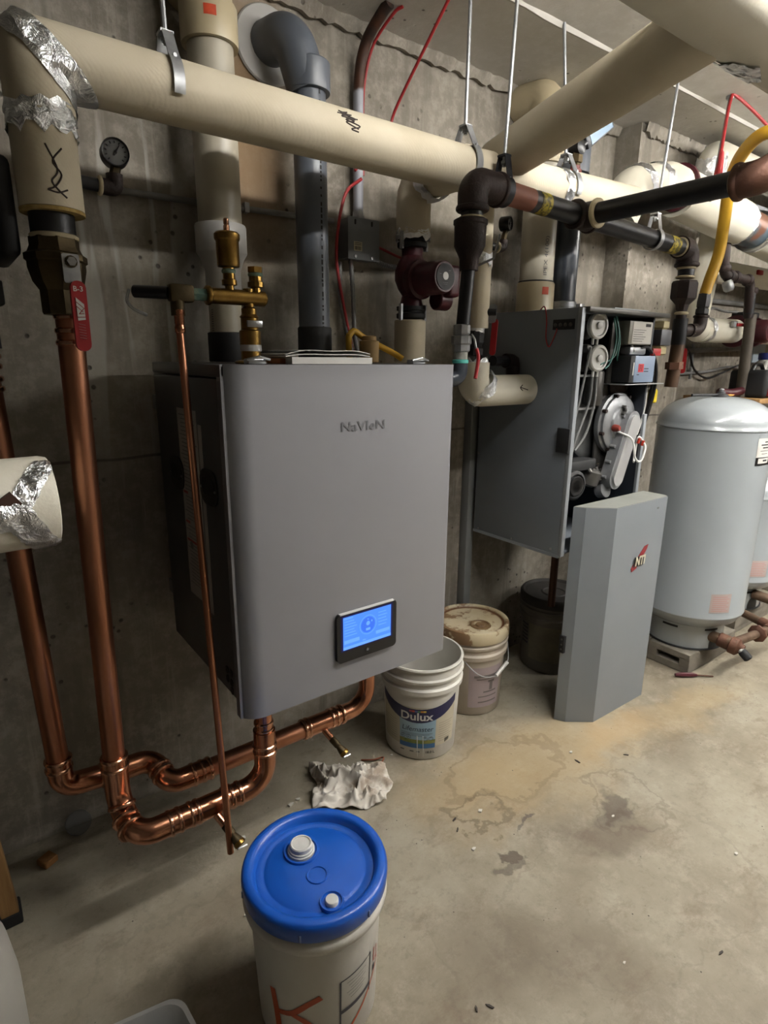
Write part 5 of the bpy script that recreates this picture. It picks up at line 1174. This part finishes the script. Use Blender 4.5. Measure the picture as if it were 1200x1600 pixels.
block('rear concrete block under the shorter tank', 3.20, -.395, .46)
# drain manifold
t = thing('drain_manifold', 'rusty pipe manifold joining the two tank bases along the floor', 'pipe', (2.74, -.76, .17))
dz = .165
MB().tube([(2.725, -.67, dz), (2.725, -.80, dz)], .026, 18).build('tank_stub', M_oldpipe, t)
MB().lathe([(.027, 0), (.033, .006), (.033, .05), (.040, .055), (.040, .085), (.026, .095), (.020, .11)], (2.725, -.715, dz), (.1, -1, -.15), 18).build('tee', M_rust, t)
MB().tube([(2.735, -.775, dz), (3.09, -.80, dz-.02)], .020, 16).build('cross_pipe', M_oldpipe, t)
MB().lathe([(.020, 0), (.030, .004), (.042, .012), (.042, .024), (.030, .032), (.020, .04)], (2.94, -.79, dz-.012), (1, -.05, 0), 8).build('union', M_rust, t, sharp=20)
MB().tube(fillet([(3.04, -.797, dz-.018), (3.11, -.80, dz-.02), (3.13, -.74, dz-.02)], .028, 6), .026, 16).build('elbow', M_rust, t)
MB().tube([(3.125, -.75, dz-.02), (3.18, -.62, dz-.02)], .020, 16).build('return_pipe', M_oldpipe, t)
MB().tube([(2.725, -.80, dz-.014), (2.722, -.825, dz-.018)], .014, 12).build('white_ring', M_white, t)
MB().lathe([(.018, 0), (.020, .01), (.020, .04), (.014, .045)], (2.722, -.82, dz-.018), (.1, -.7, -.6), 14).build('drain_cock', M_blk2, t)
tag(MB().tube([(3.37, -.60, .19), (3.37, -.70, .185), (3.42, -.80, .18)], .026, 16).build('tank_stub_pipe', M_oldpipe), 'rusty stub pipe leaving the shorter tank base', 'pipe')
t = thing('expansion_tank', 'dull maroon tank bottom beyond the shorter grey tank', 'tank', (4.25, -.30, .1))
MB().lathe([(.18, .1), (.18, .16), (.24, .19), (.245, .22), (.245, .60), (.18, .70), (.0001, .72)], (4.25, -.30, 0), Z3, 36).build('shell', mat('maroon_tank', (128, 50, 74), .4), t)
block('dark slotted concrete block under the maroon tank', 4.02, -.46, .46)
t = thing('tank_lever', 'black lever clamp lying on top of the tall tank', 'clamp', (2.72, -.55, 1.255))
MB().tube([(2.60, -.50, 1.262), (2.70, -.53, 1.262), (2.74, -.55, 1.262)], .006, 8).build('handle', M_blk2, t)
MB().lathe([(.035, 0), (.03, .012), (.018, .018), (.014, .026)], (2.755, -.55, 1.250), Z3, 18).build('boss', M_blk2, t)
MB().lathe([(.008, 0), (.010, .01), (.006, .014)], (2.757, -.55, 1.275), Z3, 10).build('knob', M_galv, t)
tag(MB().box((2.80, -.56, 1.2555), (2.90, -.52, 1.2585), .001, 1, Matrix.Rotation(.3, 3, 'Z')).build('orange_tag', mat('orange_card', (220, 150, 60), .7)), 'small orange card lying on top of the tall tank', 'card')
# ================================================================== things further along the wall
t = thing('insulated_pipe', 'white jacketed pipe with broad foil-wrapped elbow beyond the long main', 'pipe', (2.4, -.35, 2.0))
MB().tube(fillet([(2.12, -.36, 1.90), (2.20, -.36, 2.03), (2.47, -.345, 2.095), (2.55, -.342, 2.093)], [.09, .06], 5), .076, 30).build('jacket', M_jack2, t)
def band3(p, d, w): 
    d = V(d).normalized(); foil_band(V(p)-d*w/2, V(p)+d*w/2, .0765, t, 6, 30, .008)
band3((2.165, -.36, 1.973), (.45, 0, .8), .035); band3((2.245, -.358, 2.042), (.8, 0, .35), .045); band3((2.37, -.350, 2.072), (1, 0, .24), .04)
MB().lathe([(.074, 0), (.090, .002), (.090, .016), (.06, .018)], (2.552, -.342, 2.093), (1, 0, 0), 24).build('flange', M_maroon, t)
t = thing('insulated_pipe', 'thick white jacketed pipe with bare blue-grey coupling at the upper right', 'pipe', (2.95, -.36, 2.0))
pA, pB = V((2.60, -.34, 2.075)), V((3.95, -.40, 1.935)); pd = (pB-pA).normalized()
pt = lambda x: pA+(pB-pA)*((x-2.60)/1.35)
MB().tube([pt(2.575), pt(3.08)], .094, 32).build('jacket', M_jack2, t)
MB().tube([pt(3.09), pt(3.25)], .078, 28).build('coupling', mat('coupling_blue_grey', (106, 122, 134), .4, .2, (136, 92, 70), 6, lo=.55, hi=.62), t)
MB().tube([pt(3.27), pt(4.6)], .094, 32).build('jacket', M_jack2, t)
foil_band(pt(3.062), pt(3.10), .088, t); foil_band(pt(3.24), pt(3.30), .090, t)
t = thing('insulated_drop_pipe', 'pale upright jacketed pipe behind the yellow hose', 'pipe', (3.10, -.20, 1.55))
MB().tube(fillet([(3.13, -.24, 2.0), (3.09, -.215, 1.56), (3.24, -.215, 1.558)], .07, 6), .062, 26).build('jacket', M_jack2, t)
t = thing('insulated_valve_pipe', 'level white jacketed pipe with red-handled valve above the tall tank', 'pipe', (3.35, -.215, 1.56))
MB().tube([(3.15, -.215, 1.558), (3.545, -.215, 1.562)], .062, 28).build('jacket', M_jack2, t)
foil_band((3.19, -.215, 1.5585), (3.225, -.215, 1.559), .0625, t)
MB().box((3.36, -.295, 1.575), (3.40, -.275, 1.605), .003).build('valve_stem', M_galv, t)
MB().box((3.385, -.302, 1.580), (3.47, -.292, 1.597), .004).build('red_lever', M_red, t)
t = thing('circulator_pump', 'dark maroon pump between two white jacketed pipes at the right', 'pump', (3.65, -.215, 1.46))
MB().lathe([(.05, 0), (.085, .004), (.085, .03), (.06, .034), (.07, .08), (.07, .14), (.06, .185), (.085, .19), (.085, .215), (.05, .22)], (3.555, -.215, 1.562), X3, 26).build('volute', M_maroon, t)
MB().lathe([(.062, 0), (.062, .10), (.052, .115)], (3.66, -.24, 1.562), (0, -1, 0), 26).build('motor', M_maroon, t)
MB().box((3.59, -.26, 1.635), (3.73, -.17, 1.665), .006).build('terminal_box', M_blk2, t)
t = thing('insulated_pipe', 'white jacketed pipe with red strap leaving the far maroon pump', 'pipe', (4.2, -.215, 1.50))
MB().tube([(3.785, -.215, 1.562), (5.4, -.215, 1.57)], .062, 26).build('jacket', M_jack2, t)
MB().ring((3.86, -.215, 1.562), X3, .062, .012, .004).build('red_strap', M_redc, t)
tag(MB().tube(spline([(3.22, -.20, 1.622), (3.27, -.19, 1.655), (3.38, -.17, 1.675), (3.50, -.18, 1.665), (3.60, -.2, 1.665)], 6), .007, 8).build('grey_flexible_conduit', M_conduit), 'grey flexible conduit arching over the valve pipe to the maroon pump', 'conduit')
t = thing('black_branch_pipe', 'dark iron branch pipe stepping down to the far maroon pump', 'pipe', (3.2, -.33, 1.6))
MB().tube(fillet([(3.04, -.34, 2.0), (3.06, -.34, 1.86), (3.075, -.34, 1.80), (3.16, -.34, 1.80), (3.36, -.34, 1.795), (3.40, -.34, 1.62)], [.03, .04, .03, .04], 5), .022, 16).build('pipe', M_fit, t)
MB().tube([(3.385, -.34, 1.74), (3.398, -.34, 1.64)], .025, 16).build('lower_pipe', M_iron, t)
for p, d in (((3.07, -.34, 1.83), Z3), ((3.13, -.34, 1.80), X3), ((3.19, -.34, 1.80), X3), ((3.33, -.34, 1.796), X3), ((3.395, -.34, 1.75), Z3)): MB().ring(p, d, .024, .03, .006).build('elbow_lip', M_fit, t)
MB().lathe([(.02, 0), (.024, .01), (.024, .04), (.016, .05)], (3.10, -.345, 1.775), (.3, -.3, -1), 12).build('vent_cock', M_galv, t)
tag(MB().tube([(3.455, -.33, 1.64), (3.478, -.33, 1.30), (3.482, -.33, 1.2165)], .027, 16).build('standpipe', mat('standpipe_grey', (116, 108, 98), .6, .3, (96, 88, 80), 8)), 'grey-brown standpipe rising behind the tall tank to the maroon pump', 'pipe')
t = thing('insulated_pipe', 'white jacketed pipe running level below the blue-grey coupling', 'pipe', (3.8, -.13, 1.88))
MB().tube([(3.36, -.13, 1.865), (5.6, -.13, 1.90)], .058, 26).build('jacket', M_jack2, t)
MB().box((3.78, -.20, 1.875), (3.84, -.185, 1.90), .003).build('red_tab', M_red, t)
t = thing('insulated_pipe', 'cream jacketed pipe close under the ceiling behind the yellow hose', 'pipe', (3.4, -.27, 2.2))
MB().tube(fillet([(2.95, -.27, 2.14), (2.95, -.27, 2.305), (5.6, -.27, 2.305)], .06, 6), .062, 26).build('jacket', M_jack2, t)
foil_band((2.95, -.27, 2.15), (2.95, -.27, 2.28), .0625, t, 10, 28, .012)
tag(MB().box((3.25, -.24, 2.10), (5.6, -.06, 2.19), .004).build('cable_duct', mat('duct_grey', (150, 152, 156), .5, .3)), 'flat grey duct along the wall under the ceiling pipe', 'duct')
for lb, pts, r in (('galvanised conduit running level behind the standpipe', [(3.22, -.02, 1.735), (6.0, -.02, 1.76)], .014), ('lower grey conduit running level above the tall tank', [(3.22, -.02, 1.452), (4.15, -.02, 1.480)], .014), ('thin upright conduit on the wall beside the white outlet', [(3.52, -.02, 1.50), (3.53, -.02, 1.30)], .009)):
    tag(MB().tube(pts, r, 12).build('wall_conduit', M_conduit), lb, 'conduit')
tag(MB().tube(spline([(3.3, -.02, 1.33), (3.7, -.02, 1.34), (4.0, -.02, 1.365), (4.3, -.02, 1.36)], 5), .009, 10).build('wall_conduit', M_conduit), 'sagging pale cable sheath on the wall behind the jug', 'conduit')
o = thing('wall_outlet', 'white wall outlet with a black plug beside the brown gas pipe', 'outlet', (3.335, -.01, 1.44))
MB().box((3.30, -.012, 1.395), (3.37, -.001, 1.515), .003).build('plate', M_white, o)
MB().box((3.335, -.045, 1.452), (3.385, -.012, 1.48), .005).build('plug', M_blk, o)
tag(MB().tube(spline([(3.38, -.03, 1.465), (3.46, -.03, 1.455), (3.54, -.03, 1.36), (3.68, -.04, 1.305), (3.82, -.06, 1.33), (3.98, -.1, 1.385), (4.1, -.15, 1.39)], 7), .006, 8).build('black_power_cord', M_blk), 'black power cord hanging from the white outlet towards the jug', 'cord')
tag(MB().box((4.25, -.05, 1.36), (4.42, -.001, 1.56), .004).build('wall_panel', mat('panel_pale_blue', (168, 184, 196), .5)), 'small pale blue panel box on the wall at the right edge', 'box')
# shelf with clutter
t = thing('storage_shelf', 'wooden storage shelf half hidden behind the tall tank', 'shelf', (3.95, -.28, 0))
for z, x0 in ((.80, 3.71), (1.19, 3.40)): MB().box((x0, -.46, z), (4.7, -.06, z+.025), .002).build('board', M_wood, t)
for x in (3.73, 4.68):
    for y in (-.44, -.08): MB().box((x-.02, y-.02, .001), (x+.02, y+.02, 1.19)).build('post', M_wood, t)
t = thing('jug', 'white plastic jug with a blue cap at the right edge', 'jug', (3.95, -.24, 1.217))
MB().lathe([(.08, 0), (.085, .004), (.085, .13), (.07, .165), (.035, .19), (.03, .20)], (3.95, -.24, 1.216), Z3, 28).build('body', M_white, t)
MB().lathe([(.036, 0), (.038, .004), (.038, .034), (.034, .038)], (3.95, -.24, 1.414), Z3, 24).build('cap', mat('cap_blue', (44, 54, 130), .4), t)
MB().tube(spline([(3.90, -.27, 1.40), (3.84, -.29, 1.395), (3.81, -.295, 1.35), (3.85, -.29, 1.28)], 5), .011, 10).build('handle', M_white, t)
MB().patch(lambda u, v: cyl_fn(3.95, -.24, .0856, view_angle(3.95, -.24), 1.216)(u, v), .01, .07, .05, .12, 6, 1).build('blue_label', mat('label_blue2', (70, 80, 150), .5), t)
t = thing('battery_case', 'black and red battery charger case at the right edge behind the tall tank', 'case', (3.56, -.36, 1.217))
MB().box((3.47, -.45, 1.216), (3.68, -.26, 1.36), .02, 3).build('body', M_blk2, t)
MB().box((3.50, -.457, 1.225), (3.64, -.44, 1.275), .006).build('red_front', mat('case_red', (132, 22, 34), .4), t)
MB().box((3.63, -.46, 1.22), (3.70, -.40, 1.30), .008).build('grey_corner', M_alud, t)
MB().tube(spline([(3.50, -.36, 1.355), (3.53, -.36, 1.385), (3.60, -.36, 1.385), (3.64, -.36, 1.355)], 5), .01, 8).build('carry_handle', M_blk, t)
tag(MB().tube(spline([(3.30, -.30, 1.245), (3.38, -.32, 1.24), (3.46, -.34, 1.25)], 5), .022, 12).build('maroon_hose', M_maroon), 'short maroon hose end resting on the shelf beside the case', 'hose')
for k, (x, c, lb) in enumerate(((3.98, (150, 70, 58), 'dull red tin on the lower shelf'), (4.18, (104, 96, 84), 'grey-brown tin on the lower shelf'), (4.40, (176, 150, 106), 'tan wooden crate on the lower shelf'))):
    tt = thing('storage_tin' if k < 2 else 'wooden_crate', lb, 'tin' if k < 2 else 'crate', (x, -.33, .826))
    if k < 2:
        MB().lathe([(.085, 0), (.088, .003), (.088, .22), (.085, .224)], (x, -.33, .826), Z3, 24).build('body', mat('tin_%d' % k, c, .5), tt)
        MB().lathe([(.084, 0), (.090, .002), (.090, .012), (.07, .014)], (x, -.33, 1.048), Z3, 24).build('lid', M_galv, tt)
    else:
        for z in (.83, .90, .97, 1.04): MB().box((x-.12, -.44, z), (x+.12, -.42, z+.055), .002).build('slat', M_wood, tt)
        for s in (-1, 1): MB().box((x+s*.12-.012, -.42, .826), (x+s*.12+.012, -.16, 1.095), .002).build('side', M_wood, tt)
        MB().box((x-.12, -.42, .828), (x+.12, -.16, .84)).build('bottom', M_wood, tt)
# ================================================================== loose things on the floor
def rag():
    n = 64; vs = []; fs = []
    W_, D_ = .255, .20
    for i in range(n+1):
        for j in range(n+1):
            u, v = i/n*2-1, j/n*2-1
            p = V((u*2.2+3.1, v*2.2+7.7, .4)); w = noise.noise_vector(p*.9)
            q = V((u*1.9+w.x*.9, v*1.9+w.y*.9, 2.3))
            h = (1-abs(noise.noise(q*.95)))**4*.046+(1-abs(noise.noise(q*2.1+V((5, 1, 2)))))**4*.018
            edge = max(abs(u), abs(v)); h *= .35+.65*max(0, 1-edge**3)
            ang = math.atan2(v, u); sh = 1+.06*math.sin(3*ang+1.0)+.07*math.sin(5*ang+2.2)
            vs.append((u*W_/2*sh+w.x*.014, v*D_/2*sh+w.y*.014, .003+h))
    for i in range(n):
        for j in range(n):
            a = i*(n+1)+j; fs.append((a, a+n+1, a+n+2, a+1))
    rz = Matrix.Rotation(-.55, 3, 'Z')
    return MB().add([rz @ V(v)+V((.925, -.362, 0)) for v in vs], fs)
def rag_mat():
    n = NT('rag_cloth'); c = n.ramp(n.noise(9, 5), (.35, (228, 223, 214)), (.7, (210, 202, 190)))
    c = n.mix(n.math('MULTIPLY', n.mask(n.noise(12, 4), .52, .66), .6), c, (146, 122, 96))
    n.bump(n.noise(300, 2), .2, .002); return n.out(Base_Color=c, Roughness=.9)
o = rag().build('cloth_rag', rag_mat(), sharp=180)
md_ = o.modifiers.new('thick', 'SOLIDIFY'); md_.thickness = .0015
tag(o, 'crumpled dirty white cloth rag lying on the floor behind the blue-lidded pail', 'rag')
tag(MB().tube(spline([(1.02, -.33, .006), (1.05, -.345, .012), (1.085, -.33, .022), (1.09, -.31, .012), (1.06, -.30, .010), (1.03, -.27, .004)], 6), [.003, .006, .008, .009, .006, .004]*6, 6).build('rust_scrap', mat('scrap_rust', (156, 84, 52), .7)), 'curled rust-red scrap beside the crumpled rag', 'scrap')
M_chip = mat('pale_chip', (222, 218, 208), .8)
for (x, y), lb in (((1.683, -.688), 'pale chip on the floor just in front of the removed boiler cover'), ((1.074, -.792), 'pale chip on the floor below the tide ring, towards the blue-lidded pail'),
                   ((1.527, -.962), 'pale chip lying on the dark damp stain'), ((1.199, -.696), 'pale chip inside the small tide ring on the floor'),
                   ((1.688, -1.262), 'pale chip alone on the bare floor at the right edge'), ((1.137, -.310), 'pale chip on the floor right beside the paint pail base'),
                   ((.723, -.314), 'larger pale chip on the floor beneath the copper elbow'), ((.751, -.306), 'smaller pale chip on the floor between copper elbow and rag'),
                   ((.542, -.350), 'pale chip on the floor behind the end of the thin copper tube'), ((.445, -.592), 'pale chip on the floor beside the rim of the blue lid'),
                   ((1.126, -1.248), 'pale chip on the floor nearest the bottom edge')):
    mb = MB(); s = random.uniform(.005, .010); ph = random.uniform(0, 6); n = random.choice((4, 5, 6))
    mb.prism([(x+s*math.cos(ph+6.283*k/n)*random.uniform(.5, 1.2), y+s*math.sin(ph+6.283*k/n)*random.uniform(.4, .9), .0005) for k in range(n)], (0, 0, s*.5))
    tag(mb.build('paint_chip', M_chip), lb, 'debris', 'pale chips scattered on the floor')
M_dchip = mat('dark_chip', (60, 52, 46), .8)
for (x, y, _), lb in (((1.659, -0.733, 0.000), 'dark sliver on the floor in front of the boiler cover corner'), ((1.835, -0.817, 0.000), 'dark sliver on the floor to the right of the boiler cover'),
                   ((1.109, -0.673, 0.000), 'upper of two dark specks left of the small tide ring'), ((1.088, -0.709, 0.000), 'lower of two dark specks left of the small tide ring'),
                   ((1.340, -1.375, 0.000), 'dark sliver on the bare floor at the lower right'), ((0.764, -1.110, 0.000), 'thin dark sliver at the bottom edge right of the blue-lidded pail'),
                   ((0.792, -1.124, 0.000), 'second dark sliver at the bottom edge, just right of the thin one')):
    mb = MB(); L = random.uniform(.012, .026); a = random.uniform(0, 3.1); w = L*.28
    mb.prism([(x+L*math.cos(a)*p-w*math.sin(a)*q, y+L*math.sin(a)*p+w*math.cos(a)*q, .0005) for p, q in ((-.5, -.3), (.1, -.5), (.5, .1), (.2, .5), (-.4, .4))], (0, 0, .003))
    tag(mb.build('dark_scrap', M_dchip), lb, 'debris', 'dark slivers scattered on the floor')
mb = MB(); mb.lathe([(.034, 0), (.036, .002), (.036, .004), (.034, .006)], (.150, -.032, .034), (0, -.86, .5), 28)
tag(mb.build('clear_disc', mat('frosted_plastic', (112, 112, 110), .4, 0, Alpha=.6)), 'frosted plastic disc leaning against the wall under the copper pipes', 'disc')
t2 = MB().box((.035, -.125, .001), (.075, -.085, .022), .003, 1, Matrix.Rotation(.5, 3, 'Z')).build('wood_offcut', mat('offcut_wood', (170, 120, 66), .8)); tag(t2, 'small orange-brown wood offcut on the floor near the left wall', 'offcut')
t = thing('screwdriver', 'maroon screwdriver lying on the floor before the tall tank', 'tool', (2.60, -.70, 0))
MB().tube([(2.52, -.64, .012), (2.54, -.655, .013), (2.58, -.685, .013), (2.60, -.70, .011)], [.007, .011, .011, .006], 8).build('handle', M_maroon, t)
MB().tube([(2.598, -.698, .011), (2.66, -.745, .006)], .0035, 6).build('shaft', M_rust, t)
# timber batten and tub at the left
t = thing('timber_batten', 'bare timber batten on a black foot at the lower left edge', 'batten', (-.05, -.24, 0))
MB().box((-.085, -.27, .03), (-.045, -.23, .62), .002, 1, Matrix.Rotation(-.06, 3, 'Y')).build('batten', M_wood, t)
MB().box((-.075, -.275, .001), (-.022, -.215, .035), .004).build('rubber_foot', M_rub, t)
tag(MB().lathe([(.15, .001), (.172, .006), (.178, .06), (.180, .30), (.172, .38), (.15, .425), (.12, .44), (.0001, .445)], (-.215, -.70, 0), Z3, 48).build('white_drum', mat('drum_shaded_white', (164, 162, 155), .4)), 'white rounded plastic drum cut off by the lower left edge', 'drum')  # white plastic greyed: the drum's shade is put into its colour
def tub():
    c = V((.215, -.785, 0)); e1 = V((-.108, .019, 0)).normalized(); e2 = V((.006, -.068, 0)).normalized()
    L1, L2, H = .21, .26, .12; rad = .03
    def loop(ins, z, rr):
        P = []
        for cx_, cy_, a0 in ((rr+ins, rr+ins, 180), (L1-rr-ins, rr+ins, 270), (L1-rr-ins, L2-rr-ins, 0), (rr+ins, L2-rr-ins, 90)):
            for k in range(7):
                a = math.radians(a0+15*k); P.append(c+e1*(cx_+rr*math.cos(a))+e2*(cy_+rr*math.sin(a))+V((0, 0, z)))
        return P
    loops = [loop(.022, .002, rad), loop(.0, .108, rad), loop(-.008, .112, rad), loop(-.008, .12, rad), loop(.002, .122, rad), loop(.006, .112, rad), loop(.028, .006, rad)]
    n = len(loops[0]); vs = [p for l in loops for p in l]
    fs = [(i*n+k, i*n+(k+1) % n, (i+1)*n+(k+1) % n, (i+1)*n+k) for i in range(len(loops)-1) for k in range(n)]+[tuple(range(n)), tuple(range((len(loops)-1)*n, len(loops)*n))]
    return MB().add(vs, fs)
tag(tub().build('plastic_tub', mat('translucent_tub', (200, 200, 198), .35, 0, Transmission_Weight=.25)), 'shallow translucent plastic tub at the lower edge left of the blue-lidded pail', 'tub')
for o in bpy.data.objects:
    if '_o' in o: del o['_o']
